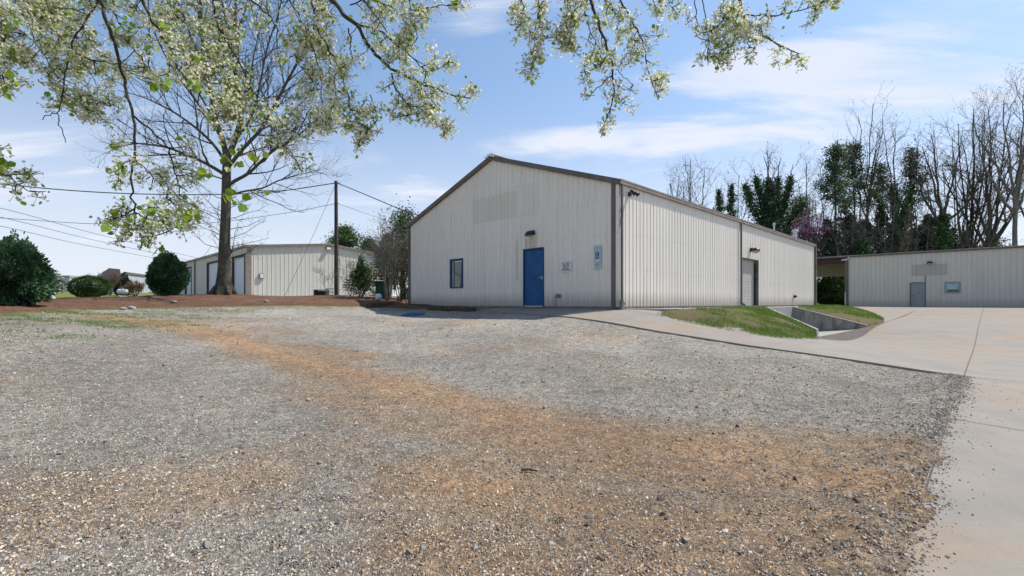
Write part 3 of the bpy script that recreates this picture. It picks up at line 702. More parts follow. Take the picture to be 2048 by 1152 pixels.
# road and aprons on the left
def ribbon(name, a, b, zoff, mt, n=40):
    V = []; Fq = []
    for i in range(n+1):
        t = i/n
        for q in (a, b):
            k = t*(len(q)-1); j = min(int(k), len(q)-2); p = Vector(q[j]).lerp(Vector(q[j+1]), k-j); V.append(p)
    VV_ = []
    m_ = 6
    for i in range(n+1):
        for j in range(m_+1):
            p = V[2*i].lerp(V[2*i+1], j/m_); VV_.append((p.x, p.y, H(p.x, p.y)+zoff))
    for i in range(n):
        for j in range(m_): q = i*(m_+1)+j; Fq.append((q, q+1, q+m_+2, q+m_+1))
    return npmesh(name, VV_, Fq, mt, None, True)
prop(ribbon('road', [(-75, 24, 0), (-45, 27.5, 0), (-19, 28.5, 0)], [(-75, 31, 0), (-45, 34.5, 0), (-21, 35.5, 0)], .02, M['drive']), kind='structure')
prop(ribbon('pavement', [(-19.6, 29.0, 0), (-13.6, 32.2, 0), (-8.5, 38.8, 0)], [(-20.2, 34.6, 0), (-16.0, 37.0, 0), (-10.4, 42.6, 0)], .035, M['walk'], 30), kind='structure')
prop(ribbon('pavement', [(-19.8, 28.9, 0), (-42, 51, 0)], [(-21.4, 37.2, 0), (-37, 53, 0)], .028, M['walk'], 30), kind='structure')
# blue paint on the gravel at the parking bay
bp_ = [G(800, 633), G(806, 629.5), G(826, 626.4), G(852, 626.4), G(848, 629), G(829, 632.4)]
bm_ = MB(); bm_.add([(p.x, p.y, zgravel(np.array([p.x]), np.array([p.y]))[0]+.02) for p in bp_], [(0,5,4,3,2,1)])
prop(bm_.build('painted_marking', mat('faded blue ground paint', (.004, .10, .27), .8, .3, 8, bump=.5, bscale=60)), kind='structure')

# ------------------------------------------------------------------ metal buildings
def ribwall(B, org, du, nrm, length, z0, topf, pitch, depth=.028, rib=.055, openings=(), knots=(), minor=False):
    """ribbed sheet wall: org + du*u + nrm*profile(u), u in 0..length, from z0 to topf(u)"""
    prof = {}
    k = pitch*.5
    while k < length-.02:
        for a, b in ((-rib/2, 0), (-rib/2+.012, depth), (rib/2-.012, depth), (rib/2, 0)): prof[round(k+a, 4)] = b
        k += pitch
    us = sorted(set([u for u in prof if 0 < u < length]+[0, length]+[u for o in openings for u in o[:2]]+list(knots)))
    pu = sorted(prof); pv = [prof[u] for u in pu]
    off = lambda u: float(np.interp(u, pu, pv)) if pu else 0
    for a, b in zip(us[:-1], us[1:]):
        m = (a+b)/2; spans = [(z0, None)]
        for o in openings:
            if o[0] <= m <= o[1]:
                if o[2] <= z0+.001: spans = [(o[3], None)]
                else: spans = [(z0, o[2]), (o[3], None)]
        for lo, hi in spans:
            pa = org+du*a+nrm*off(a); pb = org+du*b+nrm*off(b)
            ha = topf(a) if hi is None else hi; hb = topf(b) if hi is None else hi
            B.add([(pa.x, pa.y, lo), (pb.x, pb.y, lo), (pb.x, pb.y, hb), (pa.x, pa.y, ha)], [(0, 1, 2, 3)])
def frame4(o, p, u, n): # matrix: x along u, y along n (outward), z up, origin p
    Mx = Matrix((u, n, Vector((0, 0, 1)))).transposed().to_4x4(); Mx.translation = p; return Mx
US, UD = Vector((r2, r2, 0)), Vector((r2, -r2, 0))      # directions of +s and +d
def roller(B, Mx, w, h, pitch=.075):
    n = int(h/pitch); pr = []
    for i in range(n):
        z = i*pitch; pr += [(0.0, z), (.012, z+.012), (.012, z+pitch-.02), (0, z+pitch-.006)]
    pr.append((0, h)); vs = []
    for x in (0, w): vs += [Mx @ Vector((x, y, z)) for y, z in pr]
    m = len(pr); B.add(vs, [(i, m+i, m+i+1, i+1) for i in range(m-1)])
def text(body, size, Mx, mt, parent, name='lettering', ext=.002, align='CENTER', sx=1.0):
    cu = bpy.data.curves.new('t', 'FONT'); cu.body = body; cu.size = size; cu.extrude = ext; cu.align_x = align; cu.align_y = 'CENTER'
    o = bpy.data.objects.new('t', cu); C.objects.link(o); dg = bpy.context.evaluated_depsgraph_get()
    me = bpy.data.meshes.new_from_object(o.evaluated_get(dg)); bpy.data.objects.remove(o)
    me.transform(Mx @ Matrix.Diagonal((sx, 1, 1, 1))); me.materials.clear(); me.materials.append(mt)
    q = bpy.data.objects.new(name, me); C.objects.link(q); q.parent = parent; return q
STAND = Matrix(((1,0,0,0),(0,0,-1,0),(0,1,0,0),(0,0,0,1)))   # text plane xy -> xz facing -y

# main building
ZE, ZR, ZF, WD, LN = 3.91, 5.96, -.11, 12.05, 23.8
mt = thing('metal_building', W(0, 0, 0), 'long cream ribbed metal building with blue door in its shaded gable and brown trim', 'building')
T0 = Matrix.Translation(-W(0, 0, 0))
def put(B): B.v = [tuple(T0 @ Vector(p)) for p in B.v]; return B
def d_of(px): return on_gable(px)
# gable openings: window and door, u runs from left (d=-WD) to right
uu = lambda px: on_gable(px)+WD
win = (uu(900.5), uu(926.5)); dor = (uu(1047), uu(1088.3))
Yw = 15.3-r2*on_gable(913); Yd = 15.3-r2*on_gable(1067)
wz = (zat(576.5, Yw), zat(517.5, Yw)); dz_ = (zat(613.5, Yd), zat(497.3, Yd))
gtop = lambda u: ZE+(ZR-ZE)*(1-abs(u-WD/2)/(WD/2))-.03
B = MB(); ribwall(B, W(0, -WD), UD, -US, WD, ZF, gtop, .2286, .024, .05, [(win[0], win[1], wz[0], wz[1]), (dor[0], dor[1], ZF, dz_[1])], [WD/2])
put(B).build('gable_wall', M['siding'], mt)
rd = (on_side(1483.5), on_side(1516)); Yr = 15.3+r2*rd[0]; rz = (ZF, zat(514.5, Yr))
B = MB(); ribwall(B, W(0, 0), US, UD, LN, ZF, lambda u: ZE-.02, .2286, .013, .055, [(rd[0], rd[1], ZF, rz[1])])
put(B).build('side_wall', M['siding'], mt)
B = MB(); ribwall(B, W(0, -WD), US, -UD, LN, ZF, lambda u: ZE-.02, .6, .02); ribwall(B, W(LN, -WD), UD, US, WD, ZF, gtop, .6, .02, .05, (), [WD/2])
put(B).build('rear_wall', M['siding'], mt)
# concrete foundation and plinth
B = MB()
for a, b in ((W(.02, -WD), W(.02, 0)), (W(0, -.02), W(LN, -.02)), (W(LN-.02, 0), W(LN-.02, -WD)), (W(0, -WD+.02), W(LN, -WD+.02))):
    B.beam((a.x, a.y, -.95), (b.x, b.y, -.95), .04, 1.71)
put(B).build('foundation', M['found'], mt)
# roof
B = MB(); ov = .03; dzp = (ZR-ZE)/(WD/2)
for sg in (1, -1):
    e = (0+ov if sg > 0 else -WD-ov); ze = ZE-ov*dzp
    n_r = 40
    p = [W(-.1, e, ze+.05), W(LN+.1, e, ze+.05), W(LN+.1, -WD/2, ZR+.05), W(-.1, -WD/2, ZR+.05)]
    q = [x-Vector((0, 0, .04)) for x in p]
    B.add(p+q, [(0,1,2,3),(7,6,5,4),(0,4,5,1),(1,5,6,2),(2,6,7,3),(3,7,4,0)])
    for k in range(60):                                     # standing ribs of the roof sheets
        s = .1+k*.4
        if s > LN: break
        B.beam(W(s, e, ze+.065), W(s, -WD/2, ZR+.065), .05, .03)
rf = put(B).build('roof', M['roof'], mt)
B = MB()
for sg in (1, -1):
    e = (.08 if sg > 0 else -WD-.14)
    B.beam(W(-.075, e, ZE-abs(e if sg > 0 else .14)*dzp-.03), W(-.075, -WD/2, ZR-.03), .11, .17)
put(B).build('rake_trim', M['trim'], mt)
B = MB(); B.beam(W(-.12, .062, ZE-.035), W(LN+.12, .062, ZE-.035), .07, .14); B.beam(W(-.12, .10, ZE+.02), W(LN+.12, .10, ZE+.02), .012, .05)
put(B).build('gutter', M['gutter'], mt)
B = MB(); B.beam(W(-.12, -WD-.135, ZE-.055), W(LN+.12, -WD-.135, ZE-.055), .13, .14)
put(B).build('gutter', M['trim'], mt)
def vbar(Bx, s, d, w_s, w_d, z0, z1):
    Mx = frame4(None, W(s, d, 0), US, UD); Bx.box(-w_s/2, w_s/2, -w_d/2, w_d/2, z0, z1, Mx)
for q_ in ((-.033, -.22, .02, .17, ZF, ZE-.03), (LN+.01, .02, .14, .10, ZF, ZE-.1), (-.033, -WD+.03, .02, .12, ZF, ZE-.06)): B = MB(); vbar(B, *q_); put(B).build('corner_trim', M['trim'], mt)
B = MB(); vbar(B, -.033, -.07, .02, .12, ZF, ZE-.03)
put(B).build('corner_trim', M['siding'], mt)
def downspout(s, d, kick, z0, matx, low=None):
    Bx = MB(); vbar(Bx, s, d, .065, .065, z0+.12, ZE-.10)
    Bx.beam(W(s, d, z0+.15), W(s+kick[0], d+kick[1], z0+.04), .08, .08)
    o = put(Bx).build('downspout', matx, mt)
    return o
downspout(-.02, .085, (.05, .03), -.08, M['trim']); B = MB(); vbar(B, -.06, .10, .11, .11, -.27, .10); o = put(B).build('downspout_boot', M['found'], mt)
downspout(on_side(1479.5), .075, (.30, .05), -.12, M['trim']); downspout(-.02, -WD-.07, (-.05, -.1), -.1, M['trim']); downspout(LN+.06, .09, (.1, .1), -.1, M['gutter'])
# ridge closure with broken white foam filler at the apex
B = MB()
a = W(-.14, -WD/2, ZR+.06)
B.beam(W(-.145, -WD/2-.28, ZR-.02), W(-.145, -WD/2, ZR+.075), .02, .10); B.beam(W(-.145, -WD/2+.28, ZR-.02), W(-.145, -WD/2, ZR+.075), .02, .10)
B.beam(W(-.14, -WD/2, ZR+.11), W(LN, -WD/2, ZR+.11), .3, .03)
put(B).build('ridge_cap', M['white'], mt)
for k in (-1, 0, 1): B = MB(); B.tube([W(-.165, -WD/2+k*.15, ZR+.0-abs(k)*.05), W(-.155, -WD/2+k*.15, ZR+.0-abs(k)*.05)], .035, 8); put(B).build('vent_hole', M['dark'], mt)
# window
def local(s_plane, u0, z0):   # frame with origin on gable plane at left edge; x to the right, y toward viewer
    p = W(0, -WD+u0, z0); return T0 @ frame4(None, p, UD, -US)
Mw = local(0, win[0], wz[0]); ww, wh = win[1]-win[0], wz[1]-wz[0]
B = MB(); f = .055
for x0, x1, z0, z1 in ((0, ww, 0, f), (0, ww, wh-f, wh), (0, f, f, wh-f), (ww-f, ww, f, wh-f)): B.box(x0, x1, -.10, .035, z0, z1, Mw)
wo = B.build('window', M['blue_frame'], mt, bevel=.004)
B = MB(); B.box(f, ww-f, -.075, -.065, f, wh-f, Mw); B.build('pane', M['glass'], wo)
B = MB(); B.box(f, f+.16, -.055, -.045, f, wh-f, Mw); B.build('curtain', mat('pale curtain behind glass', (.30, .33, .32), .7, .3, 6), wo)
B = MB(); B.box(f+.2, ww-f-.05, -.06, -.05, wh-f-.09, wh-f-.05, Mw); B.build('blind_rail', M['white'], wo)
# door
Md = local(0, dor[0], ZF); dw, dh = dor[1]-dor[0], dz_[1]-ZF
B = MB(); f = .05
for x0, x1, z0, z1 in ((0, f, 0, dh), (dw-f, dw, 0, dh), (f, dw-f, dh-f, dh)): B.box(x0, x1, -.12, .032, z0, z1, Md)
B.box(-.0, dw, .032, .06, dh-.02, dh+.012, Md)
door = B.build('door', M['blue_frame'], mt, bevel=.004)
B = MB(); B.box(f+.004, dw-f-.004, -.05, -.008, .02, dh-f-.004, Md); B.build('door_leaf', M['blue'], door, bevel=.006)
B = MB(); B.box(dw-f-.075, dw-f-.045, -.008, .0, 1.0, 1.12, Md); B.tube([Md @ Vector((dw-f-.06, -.005, 1.06)), Md @ Vector((dw-f-.06, .05, 1.06)), Md @ Vector((dw-f-.19, .055, 1.055))], .012, 8); B.build('door_handle', M['steel'], door)
B = MB(); B.box(f+.004, dw-f-.004, -.05, .03, 0, .02, Md); B.build('threshold', M['steel'], door)
# roller door deep in its opening, on the long side
Ms = T0 @ frame4(None, W(rd[0], 0, ZF), US, UD); rw, rh = rd[1]-rd[0], rz[1]-ZF
B = MB(); roller(B, T0 @ frame4(None, W(rd[0], -.17, ZF), US, UD), rw, rh)
ro = B.build('roller_door', M['shutter'], mt)
B = MB(); B.box(0, .02, -.18, .032, 0, rh, Ms); B.box(rw-.02, rw, -.18, .032, 0, rh, Ms); B.box(.02, rw-.02, -.18, .032, rh-.02, rh, Ms)
B.box(.02, rw-.02, -.20, -.1, -.02, .004, Ms); B.build('jamb', mat('grimy jamb steel', (.24, .21, .18), .6, .5, 5), ro)
B = MB(); B.box(rw-.13, rw-.03, -.165, -.10, 0, rh-.15, Ms); B.build('door_track', M['dark'], ro)

def wall_lamp(px, py, Y, Mx, kind, label):
    t = thing('wall_lamp', Mx.translation, label, 'lamp', 'lamps bolted to the metal walls'); I = Matrix.Translation(-Mx.translation) @ Mx
    if kind == 'pack':     # wedge-shaped wall pack
        B = MB(); B.add([I @ Vector(v) for v in ((-.19,.0,0),(.19,.0,0),(.19,.24,-.05),(-.19,.24,-.05),(-.14,.0,.17),(.14,.0,.17),(.14,.13,.13),(-.14,.13,.13))], [(0,3,2,1),(4,5,6,7),(0,1,5,4),(1,2,6,5),(2,3,7,6),(3,0,4,7)]); B.build('housing', M['dark'], t, bevel=.012)
        B = MB(); B.add([I @ Vector(v) for v in ((-.15,.03,-.012),(.15,.03,-.012),(.15,.21,-.05),(-.15,.21,-.05),(-.12,.05,-.05),(.12,.05,-.05),(.12,.17,-.085),(-.12,.17,-.085))], [(0,1,2,3),(4,7,6,5),(0,4,5,1),(1,5,6,2),(2,6,7,3),(3,7,4,0)]); B.build('lens', M['lens'], t)
    elif kind == 'flood':
        B = MB(); B.box(-.05, .05, 0, .05, -.07, .07, I); B.tube([I @ Vector((0, .04, 0)), I @ Vector((0, .12, 0)), I @ Vector((.0, .16, -.03))], .02); B.build('bracket', M['dark'], t)
        B = MB()
        for sx in (-.075, .075):
            B.tube([I @ Vector((sx, .10, .10)), I @ Vector((sx*1.2, .2, .03)), I @ Vector((sx*1.35, .27, -.05))], [.035, .05, .07], 10)
        B.build('lamp_head', M['dark'], t, smooth=True)
    else:                   # half-round area lamp on an arm
        B = MB(); B.lathe([(0, .14), (.12, .13), (.19, .05), (.20, -.02)], (0, .24, 0), 16); B.box(-.1, .1, 0, .1, -.04, .14); B.v = [tuple(I @ Vector(p)) for p in B.v]; B.build('housing', M['dark'], t)
        B = MB(); B.lathe([(.185, -.02), (.15, -.09), (.05, -.13), (0, -.135)], (0, .24, 0), 16); B.v = [tuple(I @ Vector(p)) for p in B.v]; B.build('lens', M['lens'], t, smooth=True)
    return t
def gframe(px, py, off=.0):
    d = on_gable(px); Y = CYw-r2*d; p = W(-off, d, zat(py, Y)); return frame4(None, p, UD, -US)
def sframe(px, py, off=.0):
    s = on_side(px); Y = CYw+r2*s; p = W(s, off, zat(py, Y)); return frame4(None, p, US, UD)
wall_lamp(0, 0, 0, gframe(1064.5, 470, .03), 'pack', 'dark wall pack lamp above the blue door')
wall_lamp(0, 0, 0, sframe(1257, 389, .03), 'flood', 'twin head floodlight high on the long cream wall near the corner')
wall_lamp(0, 0, 0, sframe(1500, 502, .03), 'area', 'round dark lamp above the recessed roller door')
# hose bib / outlet with pipe, small outlet
Mx = gframe(1115, 592, .03); t = thing('wall_outlet', Mx.translation, 'grey weatherproof outlet low on the gable wall right of the blue door', 'outlet', 'outlets on the cream walls'); I = Matrix.Translation(-Mx.translation) @ Mx
B = MB(); B.box(-.02, .16, 0, .07, -.06, .07, I); B.build('box', M['galv'], t, bevel=.02); B = MB(); B.tube([I @ Vector((-.05, .03, .02)), I @ Vector((-.05, .03, -.42))], .012); B.tube([I @ Vector((-.05, .03, .0)), I @ Vector((.0, .03, .0))], .012); B.build('conduit', M['galv'], t)
Mx = sframe(1587, 593, .03); t = thing('wall_outlet', Mx.translation, 'small dark outlet low on the long cream wall past the roller door', 'outlet', 'outlets on the cream walls'); I = Matrix.Translation(-Mx.translation) @ Mx
B = MB(); B.box(-.12, .12, 0, .08, -.08, .08, I); B.box(-.05, .05, .08, .15, -.04, .05, I); B.build('box', M['dark'], t)
# signs
Mx = gframe(1134, 533.5, .05); sw, sh_ = .46, .36
t = thing('wall_sign', Mx.translation, 'white sign reading ALL SALES PERSONS SEEN BY APPOINTMENT beside the blue door', 'sign'); I = Matrix.Translation(-Mx.translation) @ Mx
B = MB(); B.box(-sw/2, sw/2, -.02, .006, -sh_/2, sh_/2, I); B.build('sign_plate', M['white'], t)
def txt(I, s, size, z, mt_, t, sx=1.0, x=0, yo=.0095): text(s, size, I @ Matrix.Translation((x, yo, z)) @ Matrix(((1,0,0,0),(0,0,1,0),(0,1,0,0),(0,0,0,1))), mt_, t, sx=sx)
for s, z, sx in (('ALL  SALES', .125, .80), ('PERSONS', .045, .82), ('SEEN BY', -.035, .82), ('APPOINTMENT', -.115, .62)): txt(I, s, .092, z, M['ink'], t, sx)
Mx = gframe(1196.5, 509.5, .05); Yh = CYw-r2*on_gable(1196.5)
t = thing('parking_sign', Mx.translation, 'green edged reserved parking sign with blue wheelchair symbol near the corner', 'sign'); I = Matrix.Translation(-Mx.translation) @ Mx
B = MB(); pw, z0, z1 = .145, -.26, .29
def rr(x0, x1, z0_, z1_, r, n=4):
    out = []
    for cx_, cz_, a0 in ((x1-r, z1_-r, 0), (x0+r, z1_-r, 90), (x0+r, z0_+r, 180), (x1-r, z0_+r, 270)):
        for k in range(n+1): a_ = R(a0+90*k/n); out.append((cx_+r*math.cos(a_), cz_+r*math.sin(a_)))
    return out
FL = Matrix(((1,0,0,0),(0,0,1,0),(0,1,0,0),(0,0,0,1)))
B.prism(rr(-pw, pw, z0+.0, z1, .03), -.02, .004, I @ FL); B.build('sign_plate', M['signgreen'], t)
B = MB(); B.prism(rr(-pw+.02, pw-.02, z0+.02, z1-.13, .02), .0045, .007, I @ FL); B.build('sign_field', M['signpale'], t)
B = MB(); B.box(-.078, .078, .0075, .010, -.15, .045, I); sym = B.build('symbol_panel', M['signblue'], t)
txt(I, 'RESERVED', .052, .105, M['inktxt'], t, .85, yo=.0085); txt(I, 'PARKING', .052, .065, M['inktxt'], t, .9, yo=.0085)
B = MB()    # wheelchair pictogram
def bar2(a, b, w2=.013): 
    a = Vector((a[0], .0118, a[1])); b = Vector((b[0], .0118, b[1])); dd = (b-a).normalized(); nn = Vector((-dd.z, 0, dd.x))*w2/2
    vs = [a-nn, b-nn, b+nn, a+nn]; vs = vs+[v+Vector((0, .002, 0)) for v in vs]; B.add([I @ v for v in vs], [(0,1,2,3),(7,6,5,4),(0,4,5,1),(1,5,6,2),(2,6,7,3),(3,7,4,0)])
bar2((-.01, .0), (-.005, -.06)); bar2((-.005, -.058), (.03, -.058)); bar2((.028, -.055), (.043, -.105)); bar2((-.007, -.03), (.022, -.03), .009); bar2((.04, -.105), (.056, -.10), .01)
for k in range(11): a0, a1 = R(120+k*20), R(140+k*20); bar2((-.002+.042*math.cos(a0), -.085+.042*math.sin(a0)), (-.002+.042*math.cos(a1), -.085+.042*math.sin(a1)), .010)
B.tube([I @ Vector((-.012, .0118, .018)), I @ Vector((-.012, .0138, .018))], .013, 10); B.build('wheelchair_symbol', M['white'], sym)
B = MB(); B.prism(rr(-pw, pw, -.49, -.275, .03), -.02, .004, I @ FL); p2_ = B.build('penalty_plate', M['signpale'], t)
for s, z, sz in (('MAXIMUM', -.32, .045), ('PENALTY', -.37, .045), ('$ 250', -.43, .06)): txt(I, s, sz, z, M['inktxt'], p2_, .85, yo=.006)
# vent pipes on the roof
for px, py0, py1, s, dd, r_, lb in ((1590, 476, 459, 20.6, -.9, .11, 'white capped vent pipe on the far end of the main roof'), (1548, 451, 446, 16.6, -1.5, .05, 'thin pale vent pipe on the main roof left of the capped one')):
    zb = ZE+(-dd)*dzp; base = W(s, dd, zb); tt = thing('vent_pipe', base, lb, 'vent pipe'); zt = zat(py1, base.y)-zb
    # solve s so that it stands in the photographed column
    for _ in range(20):
        e = (px-CX)/F-base.x/base.y; s += e*base.y*1.5; base = W(s, dd, zb)
    tt.location = base; zt = max(.25, zat(py1, base.y)-zb)
    B = MB(); B.tube([(0, 0, -.1), (0, 0, zt-.1)], r_, 12); B.build('pipe', M['pipe'], tt, smooth=False)
    B = MB(); B.lathe([(0, zt+.02), (r_*1.3, zt), (r_*1.5, zt-.06), (r_*1.5, zt-.14), (r_*1.02, zt-.14)], (0, 0, 0), 14); B.build('cap', M['pipe'], tt)

# ---- right building (wall parallel to the gable, s = S2)
S2 = 39.0
d0r, d1r, dbay = on_gable(1697, S2), on_gable(2048, S2)+4.5, on_gable(1600, S2)
tr = thing('metal_building', W(S2, d0r, 0), 'grey beige ribbed metal building with grey door and open bay at the far right', 'building'); TR = Matrix.Translation(-W(S2, d0r, 0))
def putR(B): B.v = [tuple(TR @ Vector(p)) for p in B.v]; return B
ZT = zat(513.5, CYw+r2*(S2-d0r)); zb_ = -.33
dd0, dd1 = on_gable(1820.5, S2)-d0r, on_gable(1851, S2)-d0r; Yrd = CYw+r2*(S2-on_gable(1836, S2)); zdt = zat(565, Yrd)
w0, w1 = on_gable(1889, S2)-d0r, on_gable(1921, S2)-d0r; Yrw = CYw+r2*(S2-on_gable(1905, S2)); zw = (zat(586.5, Yrw), zat(563.5, Yrw))
B = MB(); ribwall(B, W(S2, d0r), UD, -US, d1r-d0r, zb_, lambda u: ZT, .3048, .03, .06, [(dd0, dd1, zb_, zdt), (w0, w1, zw[0], zw[1])])
putR(B).build('front_wall', M['siding_right'], tr)
B = MB(); ribwall(B, W(S2, d0r), US, -UD, 9, zb_, lambda u: ZT+u*.08, .3048, .03); ribwall(B, W(S2+9, dbay-6), UD, -US, d0r-dbay+6.0, zat(553, 50)+.1, lambda u: ZT+.5, .3048, .03)
B.add([W(S2+9, d0r, zb_), W(S2+9, d1r, zb_), W(S2+9, d1r, ZT+.7), W(S2+9, d0r, ZT+.7)], [(0,1,2,3)])
putR(B).build('rear_wall', M['siding_right'], tr)
B = MB()
p = [W(S2-.15, dbay-6, ZT+.10), W(S2-.15, d1r, ZT+.10), W(S2+9.3, d1r, ZT+.85), W(S2+9.3, dbay-6, ZT+.85)]; q = [x-Vector((0, 0, .05)) for x in p]
B.add(p+q, [(0,1,2,3),(7,6,5,4),(0,4,5,1),(1,5,6,2),(2,6,7,3),(3,7,4,0)]); putR(B).build('roof', M['roof'], tr)
B = MB(); B.beam(W(S2-.12, dbay-6, ZT+.0), W(S2-.12, d1r, ZT+.0), .10, .13); putR(B).build('eave_trim', M['trim'], tr)
B = MB(); B.beam(W(S2+.1, dbay-6, ZT-.35), W(S2+.1, d0r, ZT-.35), .12, .5)
for k in range(5): B.beam(W(S2+.3+k*2, dbay-6, ZT-.1+k*.15), W(S2+.3+k*2, d0r, ZT-.1+k*.15), .08, .2)
for k in range(3): B.beam(W(S2, d0r-1-k*2.2, ZT-.15), W(S2+9, d0r-1-k*2.2, ZT+.55), .12, .3)
putR(B).build('bay_beams', M['rust'], tr)
B = MB(); vb = lambda s, d, a, b, z0, z1: B.box(-a/2, a/2, -b/2, b/2, z0, z1, frame4(None, W(s, d, 0), US, UD))
vb(S2+.0, d0r-.14, .2, .26, zb_-.1, ZT-.05); putR(B).build('post', M['trim'], tr)
B = MB(); vb(S2+.2, on_gable(1631, S2+.2)-.05, .16, .12, -.5, ZT-.05); putR(B).build('post', M['rust'], tr)
B = MB(); vb(S2-.13, d0r-.21, .08, .08, zb_+.05, zb_+1.35); putR(B).build('downspout', M['pipe'], tr)
B = MB(); B.beam(W(S2-.16, d0r-.5, ZT-.28), W(S2-.16, d0r-.05, ZT-.26), .1, .12); B.beam(W(S2-.16, d0r-.05, ZT-.26), W(S2-.16, d0r+.1, ZT-.02), .1, .1); putR(B).build('gutter_elbow', M['pipe'], tr)
B = MB(); B.beam(W(S2+2.4, d0r-2.6, ZT-.05), W(S2+2.4, d0r-1.5, ZT-.05), .25, .06); putR(B).build('ceiling_lamp', M['white'], tr)
fr = TR @ frame4(None, W(S2, d0r+dd0, zb_), UD, -US); dw2, dh2 = dd1-dd0, zdt-zb_
B = MB()
for x0, x1, z0, z1 in ((-.03, .04, 0, dh2), (dw2-.04, dw2+.03, 0, dh2+.55), (.04, dw2-.04, dh2-.05, dh2+.02)): B.box(x0, x1, -.08, .045, z0, z1, fr)
do2 = B.build('door', mat('dark grey frame', (.13, .145, .15), .5), tr); B = MB(); B.box(.045, dw2-.045, -.04, .0, .01, dh2-.055, fr); B.build('door_leaf', M['greydoor'], do2)
B = MB(); B.tube([fr @ Vector((.12, 0, 1.0)), fr @ Vector((.12, .06, 1.0)), fr @ Vector((.24, .06, 1.0))], .018, 6); B.build('door_handle', M['dark'], do2)
fr = TR @ frame4(None, W(S2, d0r+w0, zw[0]), UD, -US); ww2, wh2 = w1-w0, zw[1]-zw[0]
B = MB(); f = .10
for x0, x1, z0, z1 in ((0, ww2, 0, f), (0, ww2, wh2-f, wh2), (0, f, f, wh2-f), (ww2-f, ww2, f, wh2-f)): B.box(x0, x1, -.06, .05, z0, z1, fr)
wo2 = B.build('window', M['greydoor'], tr); B = MB(); B.box(f, ww2-f, -.04, -.03, f, wh2-f, fr); B.build('pane', M['glassteal'], wo2)
B = MB(); B.box(f+.06, ww2-f-.02, -.026, -.02, f+.01, f+.2, fr); B.build('painted_reflection', mat('yellow green reflection paint', (.20, .22, .03), .6, .7, 9), wo2)  # yellow-green patch paints a reflection onto the pane
Mx = frame4(None, W(S2-.03, on_gable(1860, S2), zat(526, 39.2)), UD, -US); wall_lamp(0, 0, 0, Mx, 'area', 'small pale topped lamp on the grey building above its door')

# ---- left storage building; near corner K, end wall runs along +s, door wall along -d
K = at(494, 597, 34.0); KS, KD = SD(K.x, K.y); HW, LZ0, LZE, LZR = 5.85, .33, 4.10, 4.72
tl = thing('storage_building', (K.x, K.y, 0), 'beige ribbed metal storage building with white roller doors behind the bare tree', 'building'); TL = Matrix.Translation(-Vector((K.x, K.y, 0)))
def putL(B): B.v = [tuple(TL @ Vector(p)) for p in B.v]; return B
ltop = lambda u: LZE+(LZR-LZE)*(1-abs(u-HW)/HW)-.02
B = MB(); ribwall(B, W(KS, KD), US, UD, 2*HW, LZ0-.15, ltop, .3048, .016, .06, (), [HW]); putL(B).build('end_wall', M['siding_store'], tl)
def onL(px): t = (px-CX)/F; p = W(KS, KD); return ((p.x-t*p.y)/(r2*(1+t)))      # distance along the door wall
LL = 28.0; dls = []
for a, b, py, Yk in ((490, 465.5, 508, 0), (446, 415, 521, 0), (383, 371, 529, 0), (349, 340, 535, 0)):
    ua, ub = onL(a), onL(b); Yk = K.y+r2*ua; dls.append((ua, ub, LZ0-.15, LZ0+3.12))
B = MB(); ribwall(B, W(KS, KD), -UD, -US, LL, LZ0-.15, lambda u: LZE-.02, .3048, .03, .06, dls); putL(B).build('door_wall', M['siding_store'], tl)
B = MB()
for e in (0, 1):
    a = W(KS-.15 if not e else KS+2*HW+.15, KD+.15, LZE-.0); 
    e0 = KS-.15 if not e else KS+2*HW+.15
    p = [W(e0, KD+.18, LZE+.05), W(e0, KD-LL, LZE+.05), W(KS+HW, KD-LL, LZR+.06), W(KS+HW, KD+.18, LZR+.06)]; q = [x-Vector((0, 0, .05)) for x in p]
    B.add(p+q, [(0,1,2,3),(7,6,5,4),(0,4,5,1),(1,5,6,2),(2,6,7,3),(3,7,4,0)])
putL(B).build('roof', M['roof'], tl)
B = MB(); B.beam(W(KS-.12, KD+.13, LZE-.02), W(KS+HW, KD+.13, LZR-.02), .08, .15); B.beam(W(KS+2*HW+.12, KD+.13, LZE-.02), W(KS+HW, KD+.13, LZR-.02), .08, .15); putL(B).build('rake_trim', M['gutter'], tl)
B = MB(); B.beam(W(KS-.12, KD+.17, LZE-.03), W(KS-.12, KD-LL, LZE-.03), .12, .14); putL(B).build('gutter', M['gutter'], tl)
B = MB(); Bv = lambda s, d, a, b, z0, z1: B.box(-a/2, a/2, -b/2, b/2, z0, z1, frame4(None, W(s, d, 0), US, UD))
Bv(KS+.12, KD+.04, .30, .06, LZ0-.15, LZE-.05); putL(B).build('corner_trim', M['gutter'], tl)
for px in (457, 391.5, 358):
    B = MB(); Bv(KS-.08, KD-onL(px), .1, .12, LZ0-.1, LZE-.1); putL(B).build('downspout', M['trim'], tl)
for ua, ub, z0, z1 in dls:
    fr = TL @ frame4(None, W(KS+.10, KD-ub, z0), UD, -US); w_ = ub-ua
    B = MB()
    roller(B, fr, w_, z1-z0, .09); dd_ = B.build('roller_door', M['whitedoor'], tl)
    B = MB(); fr = TL @ frame4(None, W(KS, KD-ub, z0), UD, -US)
    B.box(-.08, .06, -.1, .05, 0, z1-z0+.1, fr); B.box(w_-.06, w_+.08, -.1, .05, 0, z1-z0+.1, fr); B.box(.06, w_-.06, -.1, .05, z1-z0-.02, z1-z0+.1, fr); B.build('door_frame', M['rust'], dd_)
p = W(KS, KD) ; sb = lambda px: ((px-CX)/F*p.y-p.x)/(r2*(1-(px-CX)/F))
us_ = sb(522.5); q = W(KS+us_, KD+.03); Mx = frame4(None, Vector((q.x, q.y, zat(552.5, q.y))), US, UD)
